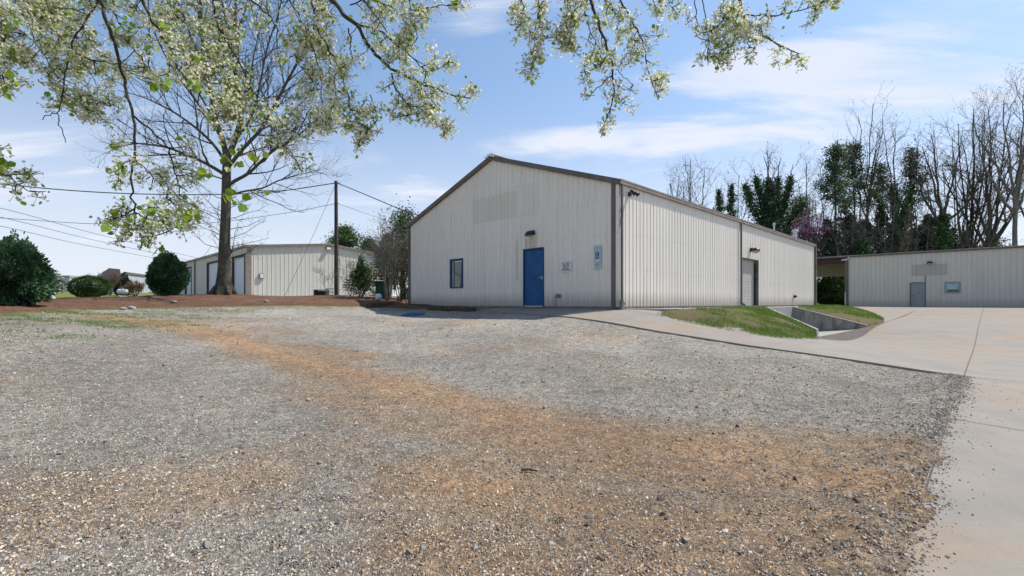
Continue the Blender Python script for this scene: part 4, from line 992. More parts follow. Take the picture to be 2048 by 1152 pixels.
t = thing('meter_box', Mx.translation, 'pale meter box in a dark frame on the end wall of the storage building', 'meter box'); I = Matrix.Translation(-Mx.translation) @ Mx
B = MB(); B.box(-.16, .16, 0, .09, -.19, .19, I); B.build('frame', M['gutter'], t); B = MB(); B.box(-.115, .115, .09, .11, -.145, .145, I); B.build('panel', M['white'], t, bevel=.01)
us_ = sb(655); q = W(KS+us_, KD+.03); Mx = frame4(None, Vector((q.x, q.y, zat(498, q.y))), US, UD); wall_lamp(0, 0, 0, Mx, 'pack', 'wall pack lamp under the roof peak of the storage building')

# ---- far buildings on the left
def box_building(name, pts, z0, z1, mt_, label, group=None):
    c = sum((Vector(p) for p in pts), Vector())/len(pts); t = thing(name, (c.x, c.y, z0), label, 'building', group)
    return t, c
t, c = box_building('commercial_building', [at(188, 580, 62), at(240, 580, 60)], 1.5, 5, None, 'low pale building with dark brown fascia box beyond the road')
a0 = at(241, 585, 60); TB = Matrix.Translation(-Vector((c.x, c.y, 1.5)))
A_, Bq, Cq = at(218, 585, 58), at(188, 585, 80), at(240.5, 585, 60)
zt_, zb2 = zat(536, 58), zat(556, 58)
far = Cq-A_; back = Bq-A_
def quadbox(pa, pb, pc, pd, z0, z1):
    B = MB(); B.v = [tuple(TB @ Vector((p.x, p.y, z))) for z in (z0, z1) for p in (pa, pb, pc, pd)]; B.f = [(0,3,2,1),(4,5,6,7),(0,1,5,4),(1,2,6,5),(2,3,7,6),(3,0,4,7)]; B.mi = [0]*6; return B
quadbox(A_, Cq, Cq+back, Bq, zb2, zt_).build('fascia', M['parapet'], t)
inn = far.normalized()*.6; bk = back.normalized()*.6
quadbox(A_+inn+bk, Cq+bk, Cq+back, Bq+inn, 1.0, zb2-.01).build('shop_front', M['farwall'], t)
E0, E1 = Cq+Vector((.1, .6, 0)), at(299, 585, 68)
B = MB(); du_ = (E1-E0); L_ = Vector((du_.x, du_.y, 0)).length; dun = Vector((du_.x, du_.y, 0)).normalized(); nn_ = Vector((dun.y, -dun.x, 0))
ribwall(B, Vector((E0.x, E0.y, 0)), dun, nn_, L_+8, .9, lambda u: zat(547, 62), .6, .04, .1); B.v = [tuple(TB @ Vector(p)) for p in B.v]; B.build('side_wall', M['farwall'], t)
zt3 = zat(547, 62); B = MB(); e2 = E0+dun*(L_+8); B.beam(Vector((E0.x, E0.y, zt3)), Vector((e2.x, e2.y, zt3)), .3, .25); B.v = [tuple(TB @ Vector(p)) for p in B.v]; B.build('eave_trim', M['trim'], t)
bb_ = back*.8; B = quadbox(E0-nn_*.1, e2-nn_*.1, e2+bb_, E0+bb_, zt3-.1, zt3+.1); B.build('roof', M['roof'], t)
n_ = (Bq-A_).normalized(); pm = A_.lerp(Bq, .5); pm.z = zat(549, pm.y); fx = Matrix((-(n_), Vector((0, 0, 1)), Vector((-n_.y, n_.x, 0)))).transposed().to_4x4()
B = MB()
for k in range(5): q = A_.lerp(Bq, .36+.07*k); o = Vector((n_.y, -n_.x, 0)); o = o if o.dot(-pm) > 0 else -o; v = Vector((q.x, q.y, 0))+o*.04; B.beam(Vector((v.x, v.y, zat(548.5+.6*k, 66)))-n_*.35, Vector((v.x, v.y, zat(548.5+.6*k, 66)))+n_*.35, .05, .45)
B.v = [tuple(TB @ Vector(p)) for p in B.v]; B.build('raised_lettering', M['white'], t)
# pale office building at the far left
c = at(122, 587, 84); c.z = H(c.x, c.y)-.3; t = thing('office_building', c, 'small pale flat roofed building with tall dark glass entrance at far left', 'building')
B = MB(); hh = zat(555, 84)-c.z; xw = 34/F*84
B.box(-xw/2-3, xw/2, 0, 12, 0, hh); B.build('wall', mat('pale render', (.50, .50, .50), .7, .12, 1.5), t)
B = MB(); B.box(-xw/2-3.1, xw/2+.1, -.1, 12.1, hh, hh+.35); B.build('parapet', mat('grey coping', (.3, .3, .31), .6), t)
for k, (a, b) in enumerate(((-1.05, -.35), (-.30, .42))):
    B = MB(); B.box(a, b, -.08, -.02, 0, hh-.9); w__ = B.build('entrance_glass', M['glass'] if k else mat('warm brown glass panel', (.20, .15, .06), .3), t)  # left panel is warm brown, the right one dark glass
B = MB(); B.box(-1.1, .5, -.12, -.03, 1.6, 1.72); B.box(-1.12, -1.05, -.12, -.03, 0, hh-.9); B.box(.42, .5, -.12, -.03, 0, hh-.9); B.build('entrance_frame', M['white'], t)
# propane tank
p = G(245, 589.5) or at(245, 589.5, 46); p = at(245, 589, 52); t = thing('propane_tank', (p.x, p.y, p.z), 'white horizontal propane tank between shrubs beside the pale building', 'tank')
B = MB(); prof = [(-.95, .0), (-.9, .2), (-.75, .36), (-.5, .42), (.5, .42), (.75, .36), (.9, .2), (.95, 0)]
B.tube([(x, 0, .52) for x, r in prof], [max(r, .01)*1.1 for x, r in prof], 16); B.build('vessel', M['tank'], t, smooth=True)
for q_ in (-.6, .45): B = MB(); B.box(q_, q_+.15, -.3, .3, -.1, .2); B.build('saddle', M['found'], t)
B = MB(); B = MB(); B.lathe([(.14, .9), (.14, 1.05), (.1, 1.12), (0, 1.14)]); B.build('valve_dome', M['tank'], t)
for o_ in (t,): o_.scale = (.62, .62, .62)
# street lamp seen over the bush at the far left
p = at(118, 590, 88); p.z = H(p.x, p.y); t = thing('street_lamp', p, 'thin pole lamp standing over the pale office building', 'lamp'); hh = zat(552.5, 88)-p.z
B = MB(); B.tube([(0, 0, 0), (0, 0, hh)], [.09, .06], 6); B.build('pole', M['trim'], t); B = MB(); B.beam((-1.2, 0, hh), (.3, 0, hh+.03), .08, .08); B.box(-.3, .5, -.15, .15, hh, hh+.14); B.build('lamp_head', M['dark'], t)

# ------------------------------------------------------------------ utility pole and cables
YP = 31.0; pb = at(673, 594, YP); pt = at(672, 362, YP); zg = float(zmulch(np.array([pb.x]), np.array([pb.y]))[0])
t = thing('utility_pole', (pb.x, pb.y, zg), 'dark wooden utility pole standing in the mulch between the buildings', 'utility pole'); Ip = Matrix.Translation(-Vector((pb.x, pb.y, zg)))
B = MB(); n_ = 8; B.tube([Ip @ pb.lerp(pt, i/n_)-(Vector((0, 0, .3)) if i == 0 else Vector()) for i in range(n_+1)], [.15-.05*i/n_ for i in range(n_+1)], 12); B.build('shaft', M['pole'], t)
B = MB(); q = Ip @ at(673, 366, YP); B.tube([q-Vector((.16, 0, 0)), q+Vector((.2, 0, .0))], .035, 8); B.build('clamp', M['galv'], t); B = MB(); q = Ip @ at(673, 407, YP); B.tube([q-Vector((.16, 0, 0)), q+Vector((.16, 0, 0))], .025, 8); B.build('clamp', M['galv'], t)
def cable(name, pts, r, label, n=24, sag=0.0, grp=None):
    P = [Vector(p) for p in pts]; out = []
    if len(P) == 2:
        for i in range(n+1): u = i/n; q = P[0].lerp(P[1], u); q.z -= sag*4*u*(1-u); out.append(q)
    else:
        # smooth through the points (Catmull-Rom)
        Q = [P[0]*2-P[1]]+P+[P[-1]*2-P[-2]]
        for i in range(1, len(Q)-2):
            for k in range(8):
                u = k/8; a, b, c_, d_ = Q[i-1], Q[i], Q[i+1], Q[i+2]
                out.append(.5*((2*b)+(c_-a)*u+(2*a-5*b+4*c_-d_)*u*u+(3*b-a-3*c_+d_)*u**3))
        out.append(P[-1])
    B = MB(); B.tube(out, r, 5, False); return prop(B.build(name, M['wire'], smooth=True), label, 'cable', grp)
gW = 'overhead cables'
cable('overhead_cable', [at(-350, 318, 22), at(-150, 350, 24), at(70, 375, 26.5), at(250, 387, 28.5), at(430, 389, 29.5), at(560, 382, 30.3), at(672, 366, YP)], .030, 'thick black cable sagging left from the top of the pole', grp=gW)
cable('overhead_cable', [at(-300, 418, 22), at(0, 436, 26), at(200, 448, 28), at(400, 447, 29.5), at(560, 428, 30.3), at(673, 407, YP)], .014, 'thin cable running left from below the top of the pole', grp=gW)
dE = on_gable(835, 3); eP = W(3, -WD-.1, ZE+.15)
cable('overhead_cable', [at(675, 366, YP), at(740, 393, 28.5), at(790, 414, 27), at(836, 431, 25.2)], .026, 'thick black cable from the pole top down to the main roof', grp=gW)
cable('overhead_cable', [at(675, 407, YP), at(735, 428, 32), at(785, 446, 33), at(830, 458, 34)], .011, 'thin cable from the pole running right behind the evergreens', grp=gW)
cable('guy_wire', [at(671, 368, YP), at(567, 596, 31.5)], .011, 'taut guy wire slanting from the pole top to the ground', sag=.15)
for y0, x1, y1, x2, y2, lb in ((416, 390, 515, -300, 360, 'uppermost'), (434, 375, 520, -300, 374, 'middle'), (452, 312, 517, -300, 398, 'lowest')):
    cable('overhead_cable', [at(x2, y2, 30), at(0, y0, 40), at(x1*.5, (y0+y1)/2+3, 52), at(x1, y1, 70), at(x1+130, y1+28, 90)], .022, lb+' of the three parallel thin cables descending at the left', grp=gW)

# ------------------------------------------------------------------ things lying about
gm = lambda x, y: float(zmulch(np.array([x]), np.array([y]))[0])
def timber(px0, py0, px1, py1, wd, ht, label, extra=.1):
    a, b = G(px0, py0), G(px1, py1); a.z += ht/2; b.z += ht/2
    B = MB(); n = 8; pts = []
    for i in range(n): 
        for sgn in (0,): pass
    B.beam(a, b, wd, ht); o = B.build('landscape_timber', M['wood'], bevel=.02); return prop(o, label, 'timber', 'old timbers edging the mulch')
timber(736, 615.5, 786, 614, .22, .2, 'thick weathered timber edging the mulch under the bare shrub')
timber(822, 615.5, 852, 617, .18, .18, 'short weathered timber at the left corner of the main building')
timber(858, 620, 905, 621.8, .2, .17, 'dark mossy timber along the foot of the gable wall, left one')
timber(906, 621.8, 950, 622.6, .2, .15, 'dark mossy timber along the foot of the gable wall, right one')
def rock(px, py, r, label, Y=None, name='rock', m_='stone', grp='rocks'):
    p = G(px, py) if Y is None else at(px, py, Y); z = max(p.z, gm(p.x, p.y)) if inpoly(np.array([p.x]), np.array([p.y]), mb_poly)[0] else p.z
    import bmesh
    bm = bmesh.new(); bmesh.ops.create_icosphere(bm, subdivisions=2, radius=r); rr_ = random.Random(int(px))
    for v in bm.verts: v.co *= 1+rr_.uniform(-.16, .16); v.co.z *= .62; v.co.x *= 1.2
    me = bpy.data.meshes.new(name); bm.to_mesh(me); bm.free(); me.materials.append(M[m_]); o = bpy.data.objects.new(name, me); C.objects.link(o); o.location = (p.x, p.y, z+r*.3)
    return prop(o, label, name, grp)
rock(247, 619, .09, 'flat pale rock at the mulch edge, left of the upright one'); rock(264, 618, .11, 'upright pale rock at the mulch edge under the boxwood'); rock(348, 613.5, .09, 'brown rock at the foot of the conical holly', grp='rocks')
rock(533, 610, .08, 'flat pale stone in front of the storage building mulch')
p = at(757, 608, 23.5); z = gm(p.x, p.y); B = MB(); B.lathe([(0, .34), (.08, .33), (.145, .27), (.17, .17), (.145, .07), (.08, .01), (0, 0)], (0, 0, 0), 18)
o = B.build('garden_ball', M['tank'], smooth=True); o.location = (p.x, p.y, z); prop(o, 'white ball lying in the mulch behind the timber', 'ball')
# wire crates
def crate(px0, px1, py, h, Y, label, dense):
    a = at(px0, py, Y); b = at(px1, py, Y); w_ = (b-a).length; z = gm(a.x, a.y)-.03; t = thing('wire_crate', (a.x, a.y, z), label, 'crate', 'crates beside the pole')
    n = 9 if dense else 5
    for nm, (p0, p1, q) in {'front_panel': ((0, 0), (w_, 0), 0), 'rear_panel': ((0, .6), (w_, .6), 0), 'side_panel': ((0, 0), (0, .6), 0)}.items():
        B = MB(); p0 = Vector((*p0, 0)); p1 = Vector((*p1, 0)); r_ = .012 if dense else .009
        for i in range(n+1): q = p0.lerp(p1, i/n); B.beam(q, q+Vector((0, 0, h)), r_*2, r_*2, up=(0, 1, 0))
        for j in range(5 if dense else 3): zz_ = h*j/(4 if dense else 2); B.beam(p0+Vector((0, 0, zz_)), p1+Vector((0, 0, zz_)), r_*2, r_*2)
        B.build(nm, M['blackpl'] if dense else M['galv'], t)
    if dense: B = MB(); B.box(.04, w_-.04, .05, .55, 0, h*.85); B.build('liner', M['blackpl'], t)
crate(628, 650, 597, .48, 30.2, 'dark solid sided crate left of the pole', True); crate(651, 669, 596, .46, 30.6, 'open wire crate between the dark crate and the pole', False)
# green bin behind the shrubs
p = at(768, 595, 26.5); z = gm(p.x, p.y)-.02; t = thing('wheeled_bin', (p.x, p.y, z), 'green plastic wheeled bin half hidden behind the bare shrub', 'bin')
B = MB(); B.add([(-.33,-.3,.08),(.33,-.3,.08),(.33,.3,.08),(-.33,.3,.08),(-.41,-.38,.92),(.41,-.38,.92),(.41,.38,.92),(-.41,.38,.92)], [(0,3,2,1),(4,5,6,7),(0,1,5,4),(1,2,6,5),(2,3,7,6),(3,0,4,7)]); B.build('body', M['plasticgreen'], t, bevel=.03)
B = MB(); B.box(-.44, .44, -.42, .40, .93, 1.0); B.build('lid', M['plasticgreen'], t, bevel=.02)
for sx in (-.3, .3): B = MB(); B.tube([(sx-.03, .32, .1), (sx+.03, .32, .1)], .1, 14); B.build('wheel', M['blackpl'], t)
# a dark twig on the gravel
a, b = G(1042, 943), G(1075, 946); a.z += .018; b.z += .018; B = MB(); B.tube([a, a.lerp(b, .5)+Vector((0, .01, .004)), b], [.012, .010, .007], 6); prop(B.build('fallen_twig', M['bark_pear']), 'short dark stick lying on the tan gravel in the foreground', 'stick')

# ------------------------------------------------------------------ vegetation builders
def nrm(v): return v/np.maximum(np.linalg.norm(v, axis=-1, keepdims=True), 1e-9)
class Tubes:
    def __init__(s): s.b = {}
    def add(s, pts, rad, n=3): s.b.setdefault((len(pts), n), []).append((np.asarray(pts, float), np.asarray(rad, float)))
    def arrays(s):
        Vs, Fs, off = [], [], 0
        for (k, n), L in s.b.items():
            Pp = np.stack([a for a, _ in L]); Rr = np.stack([b for _, b in L]); m = len(L)
            T = np.gradient(Pp, axis=1); T = nrm(T)
            ref = np.where(np.abs(T[:, :1, 2:3]) < .8, np.array([0, 0, 1.]), np.array([1., .1, 0])); ref = np.broadcast_to(ref, T.shape)
            x = nrm(np.cross(T, ref)); y = np.cross(T, x); th = np.arange(n)*2*np.pi/n
            V = Pp[:, :, None]+Rr[:, :, None, None]*(x[:, :, None]*np.cos(th)[:, None]+y[:, :, None]*np.sin(th)[:, None])
            base = (np.arange(m)*k*n)[:, None, None]; i = (np.arange(k-1)*n)[None, :, None]; j = np.arange(n)[None, None, :]; j2 = (j+1) % n
            F = np.stack([base+i+j, base+i+j2, base+i+n+j2, base+i+n+j], -1).reshape(-1, 4)
            Vs.append(V.reshape(-1, 3)); Fs.append(F+off); off += m*k*n
        return np.vstack(Vs), np.vstack(Fs)
    def build(s, name, m, parent): 
        V, F = s.arrays(); return npmesh(name, V, F, m, parent, True)
class Tree:
    def __init__(s, seed): s.r = np.random.default_rng(seed); s.t = Tubes(); s.tips = []; s.tw = []; s.trunk = Tubes()
    def grow(s, p, d, L, r, lvl, cfg):
        K = (6, 5, 5, 4, 4)[min(lvl, 4)]; pts = [p]; q = p.copy(); dd = d.copy()
        wb = cfg['wob'][min(lvl, len(cfg['wob'])-1)]; tr = cfg['up'][min(lvl, len(cfg['up'])-1)]
        for i in range(K-1):
            dd = dd+s.r.normal(0, wb, 3); dd[2] += tr; dd = dd/np.linalg.norm(dd); q = q+dd*L/(K-1); pts.append(q.copy())
        pts = np.array(pts); rad = np.linspace(r, max(cfg.get('rmin', .003), r*.35), K)
        s.t.add(pts, rad, 5 if r > cfg.get('r5', .05) else 3); s.spawn(pts, rad, L, lvl, cfg)
    def spawn(s, pts, rad, L, lvl, cfg):
        if lvl >= cfg['max']:
            s.tips.append(pts[-1]); s.tw.append(pts); return
        n = cfg['n'][lvl]; n = max(1, int(n*s.r.uniform(.75, 1.25))); K = len(pts)
        seg = np.linalg.norm(np.diff(pts, axis=0), axis=1); cum = np.concatenate([[0], seg.cumsum()]); tot = cum[-1]
        for i in range(n):
            t = cfg['t0'][lvl]+(1-cfg['t0'][lvl])*(i+s.r.uniform(0, .9))/n; x = min(t*tot, tot*.999); k = min(np.searchsorted(cum, x, 'right')-1, K-2)
            f = (x-cum[k])/max(seg[k], 1e-6); p = pts[k]*(1-f)+pts[k+1]*f; rr_ = rad[k]*(1-f)+rad[k+1]*f; a = (pts[k+1]-pts[k])/max(seg[k], 1e-6)
            v = s.r.normal(0, 1, 3); v[2] += cfg.get('lift', .3); v -= a*v.dot(a); v /= np.linalg.norm(v)
            ang = R(s.r.uniform(*cfg['ang'])); d = a*math.cos(ang)+v*math.sin(ang)
            s.grow(p, d, cfg['len'][lvl]*s.r.uniform(.6, 1.2)*(1.15-.6*t), min(rr_*.7, cfg['rad'][lvl]), lvl+1, cfg)
def leaves(pts, size, nr=None, aspect=.6, jit=.3, seed=0, droop=0.0, shape='leaf'):
    """one leaf (4-vertex blade) at every point; returns V, F"""
    g = np.random.default_rng(seed); n = len(pts); size = np.broadcast_to(size, (n,))
    d = nrm(g.normal(0, 1, (n, 3))+(nr if nr is not None else 0)); d[:, 2] -= droop; d = nrm(d)
    u = nrm(np.cross(d, g.normal(0, 1, (n, 3)))); w_ = np.cross(d, u)
    s = (size*g.uniform(1-jit, 1+jit, n))[:, None]
    a = pts; b = pts+d*s*.45+u*s*aspect*.5+w_*s*.06; c = pts+d*s; e = pts+d*s*.45-u*s*aspect*.5+w_*s*.06
    if shape == 'round':
        b1 = pts+d*s*.2+u*s*aspect*.46+w_*s*.03; b2 = pts+d*s*.62+u*s*aspect*.44+w_*s*.08; e1 = pts+d*s*.2-u*s*aspect*.46+w_*s*.03; e2 = pts+d*s*.62-u*s*aspect*.44+w_*s*.08; m_ = pts+d*s*.5
        V = np.stack([a, b1, b2, c, m_, e2, e1], 1).reshape(-1, 3); k7 = np.arange(n)[:, None]*7
        F = np.vstack([k7+np.array([[0, 1, 2, 4]]), k7+np.array([[4, 2, 3, 5]]), k7+np.array([[0, 4, 5, 6]])]); return V, F
    V = np.stack([a, b, c, e], 1).reshape(-1, 3); F = np.arange(4*n).reshape(-1, 4); return V, F
def tints(n, lo, hi, seed=0, hue=.12):
    g = np.random.default_rng(seed); b = g.uniform(lo, hi, (n, 1)); return np.clip(b*(1+g.normal(0, hue, (n, 3))*[1, .5, .6]), 0, 4)
def foliage(name, pts, size, m, parent, lo=.6, hi=1.5, seed=0, aspect=.6, nr=None, droop=0.0, clump=None, shape='leaf'):
    V, F = leaves(np.asarray(pts), size, nr, aspect, .35, seed, droop, shape); t = tints(len(pts), lo, hi, seed)
    if shape == 'round': t = np.tile(t, (3, 1))
    if clump is not None: t = t*clump[:, None]
    return npmesh(name, V, F, m, parent, False, {'tint': t})
def base_z(x, y): return max(H(x, y), float(zmulch(np.array([x]), np.array([y]))[0]) if inpoly(np.array([x]), np.array([y]), mb_poly)[0] else -99)
BARE = dict(max=4, n=(0, 9, 7, 6), t0=(0, .15, .15, .2), ang=(28, 62), len=(0, 2.3, 1.15, .6), rad=(0, .045, .016, .007), wob=(.05, .12, .16, .2, .2), up=(.02, .06, .07, .08, .06), rmin=.004, lift=.35)

# ------------------------------------------------------------------ the bare tree in the mulch
YT = 22.0
tb = at(447, 592, YT); zt0 = base_z(tb.x, tb.y)-.05
t = thing('bare_tree', (tb.x, tb.y, zt0), 'tall leafless tree with flared trunk standing on the mulch mound', 'tree'); off = np.array([tb.x, tb.y, zt0])
T = Tree(5)
def limb(pxs, r0, r1, dy0=0, dy1=0, Y=YT):
    n = len(pxs); P = np.array([list(at(a, b, Y+dy0+(dy1-dy0)*i/(n-1))) for i, (a, b) in enumerate(pxs)])-off
    # resample smooth
    k = max(10, n*3); c = np.concatenate([[0], np.linalg.norm(np.diff(P, axis=0), axis=1).cumsum()]); x = np.linspace(0, c[-1], k)
    Q = np.stack([np.interp(x, c, P[:, j]) for j in range(3)], 1); Qs = Q.copy(); Qs[1:-1] = (Q[:-2]+2*Q[1:-1]+Q[2:])/4
    return Qs, np.linspace(r0, r1, k), c[-1]
trunk, rt, _ = limb([(447, 592), (448.5, 545), (449, 494), (452, 411), (453, 350), (454, 312)], .33, .17)
rt = np.interp(np.linspace(0, 1, len(trunk)), [0, .07, .2, .5, 1], [.46, .35, .265, .215, .175]); trunk[0, 2] = -.25
T.trunk.add(trunk, rt, 14)
fl = Tubes()
for k in range(7):                               # root flare
    a = k*.9+.3; fl.add(np.array([[math.cos(a)*.30, math.sin(a)*.30, .42], [math.cos(a)*.42, math.sin(a)*.42, .16], [math.cos(a)*.62, math.sin(a)*.62, -.12]]), [.09, .12, .05], 7)
T.trunk.b.update(fl.b)
cf = dict(BARE); cf['n'] = (0, 7, 5, 4)
guid = [([(453,319),(447,277),(430,248),(426,194),(409,140),(404,60),(398,-50),(390,-170)], .13, .03, 0, .8),
 ([(454,319),(472,277),(486,223),(474,165),(467,120),(470,40),(478,-80),(485,-200)], .13, .03, 0, -.6),
 ([(460,330),(484,298),(526,257),(547,215),(580,152),(620,80),(650,0),(672,-80)], .09, .02, 0, 1.6),
 ([(453,375),(463,365),(497,348),(522,323),(547,300),(580,282),(630,244),(676,205)], .085, .015, 0, -1.4),
 ([(455,392),(488,382),(526,377),(555,361),(596,350),(640,338)], .05, .012, 0, 1.2),
 ([(452,352),(442,344),(405,323),(367,307),(334,294),(276,286),(215,297)], .085, .014, 0, -1.0),
 ([(452,325),(426,286),(388,252),(347,223),(288,194),(235,180)], .075, .014, 0, 1.5),
 ([(450,300),(436,262),(395,205),(340,130),(305,60),(290,-30)], .06, .014, 0, -1.8),
 ([(452,360),(420,350),(380,340),(330,335),(270,345)], .035, .01, 0, 2.2),
 ([(468,285),(505,235),(520,170),(532,100),(560,20),(575,-80)], .06, .014, 0, -2.0),
 ([(430,250),(415,215),(385,165),(365,100),(350,20),(345,-60)], .05, .012, .1, 2.2),
 ([(486,225),(500,180),(505,120),(520,60),(525,-40)], .05, .012, -.1, 2.0),
 ([(478,240),(455,200),(445,130),(436,60),(430,-60)], .05, .012, 0, -1.5),
 ([(526,258),(570,235),(610,200),(650,150),(690,110)], .04, .01, .4, 2.2),
 ([(454,335),(475,310),(540,292),(590,255),(640,215)], .04, .01, 0, 3.0)]
for px, r0, r1, a, b in guid:
    P, Rr, L = limb(px, r0, r1, a, b); T.trunk.add(P, Rr, 7)
    c2 = dict(cf); c2['n'] = (0, int(3.0*L**.85)+3, 5, 4); T.spawn(P, Rr, L, 1, c2)
for k in range(22):                              # thin shoots low on the trunk
    yk = 545-k*7; a = T.r.uniform(0, 6.28); p = np.array(at(450, yk, YT))-off; p = np.array([p[0], p[1], p[2]])
    c3 = dict(BARE); c3['n'] = (0, 5, 3, 3); c3['len'] = (0, .7, .4, .3); c3['up'] = (.02, .03, .04, .05)
    T.grow(p, np.array([math.cos(a), math.sin(a)*.8, .35]), T.r.uniform(1.2, 2.3), .02, 2, dict(c3, max=4, n=(0, 0, 5, 3), len=(0, 0, .7, .4)))
T.trunk.build('trunk', M['bark'], t); T.t.build('twigs', M['bark'], t)
tp = np.array(T.tips); foliage('foliage', tp, .035, M['dry'], t, .5, 1.2, 3, .7)

# ------------------------------------------------------------------ flowering pear overhead, trunk behind the camera
pear = thing('flowering_tree', (-2.6, -1.6, -1.6), 'white flowering pear branches with young green leaves hanging overhead', 'tree'); poff = np.array([-2.6, -1.6, -1.6])
PT = Tree(21); twigs = PT.t; clusters = []; leafp = []; leafs = []
def pearpath(pxs, Y0, Y1, r0, r1, up=True):
    n = len(pxs); P = np.array([list(at(a, b, Y0+(Y1-Y0)*i/max(1, n-1))) for i, (a, b) in enumerate(pxs)])-poff
    k = max(6, n*3); c = np.concatenate([[0], np.linalg.norm(np.diff(P, axis=0), axis=1).cumsum()]); x = np.linspace(0, c[-1], k)
    Q = np.stack([np.interp(x, c, P[:, j]) for j in range(3)], 1); Q[1:-1] = (Q[:-2]+2*Q[1:-1]+Q[2:])/4
    Q[1:-1] += PT.r.normal(0, .004, Q[1:-1].shape)
    return Q, np.linspace(r0, r1, k), c[-1]
def spur(p, a, n_cl, Ls, fl_p=.8, lf_p=.55):
    """short side twig carrying blossom clusters"""
    v = PT.r.normal(0, 1, 3); v -= a*v.dot(a); v /= np.linalg.norm(v); d = nrm(a*PT.r.uniform(.2, .8)+v); d[2] -= .1
    L = Ls*PT.r.uniform(.5, 1.3); K = 4; q = p.copy(); pts = [p]
    for i in range(K-1): d = nrm(d+PT.r.normal(0, .22, 3)); q = q+d*L/(K-1); pts.append(q.copy())
    pts = np.array(pts); twigs.add(pts, np.linspace(.0035, .0015, K), 4)
    for j in range(n_cl):
        c = pts[-1] if j == 0 else pts[PT.r.integers(1, K)]+PT.r.normal(0, .03, 3)
        if PT.r.random() < fl_p: clusters.append(c)
        if PT.r.random() < lf_p: leafp.append(c)
    return pts
def dress(Q, L, dens, Ls, n_cl=2, t0=0.0, t1=1.0, sub=0, fl_p=.84, lf_p=.68):
    seg = np.linalg.norm(np.diff(Q, axis=0), axis=1); cum = np.concatenate([[0], seg.cumsum()]); n = max(1, int(dens*L*(t1-t0)))
    for i in range(n):
        x = (t0+(t1-t0)*(i+PT.r.random())/n)*cum[-1]; k = min(np.searchsorted(cum, x, 'right')-1, len(seg)-1); f = (x-cum[k])/seg[k]
        p = Q[k]*(1-f)+Q[k+1]*f; a = (Q[k+1]-Q[k])/seg[k]
        pts = spur(p, a, n_cl, Ls, fl_p, lf_p)
        if PT.r.random() < sub:
            spur(pts[-1], nrm(pts[-1]-pts[-2]), n_cl, Ls*.8, fl_p, lf_p); spur(pts[2], nrm(pts[2]-pts[1]), n_cl, Ls*.8, fl_p, lf_p)
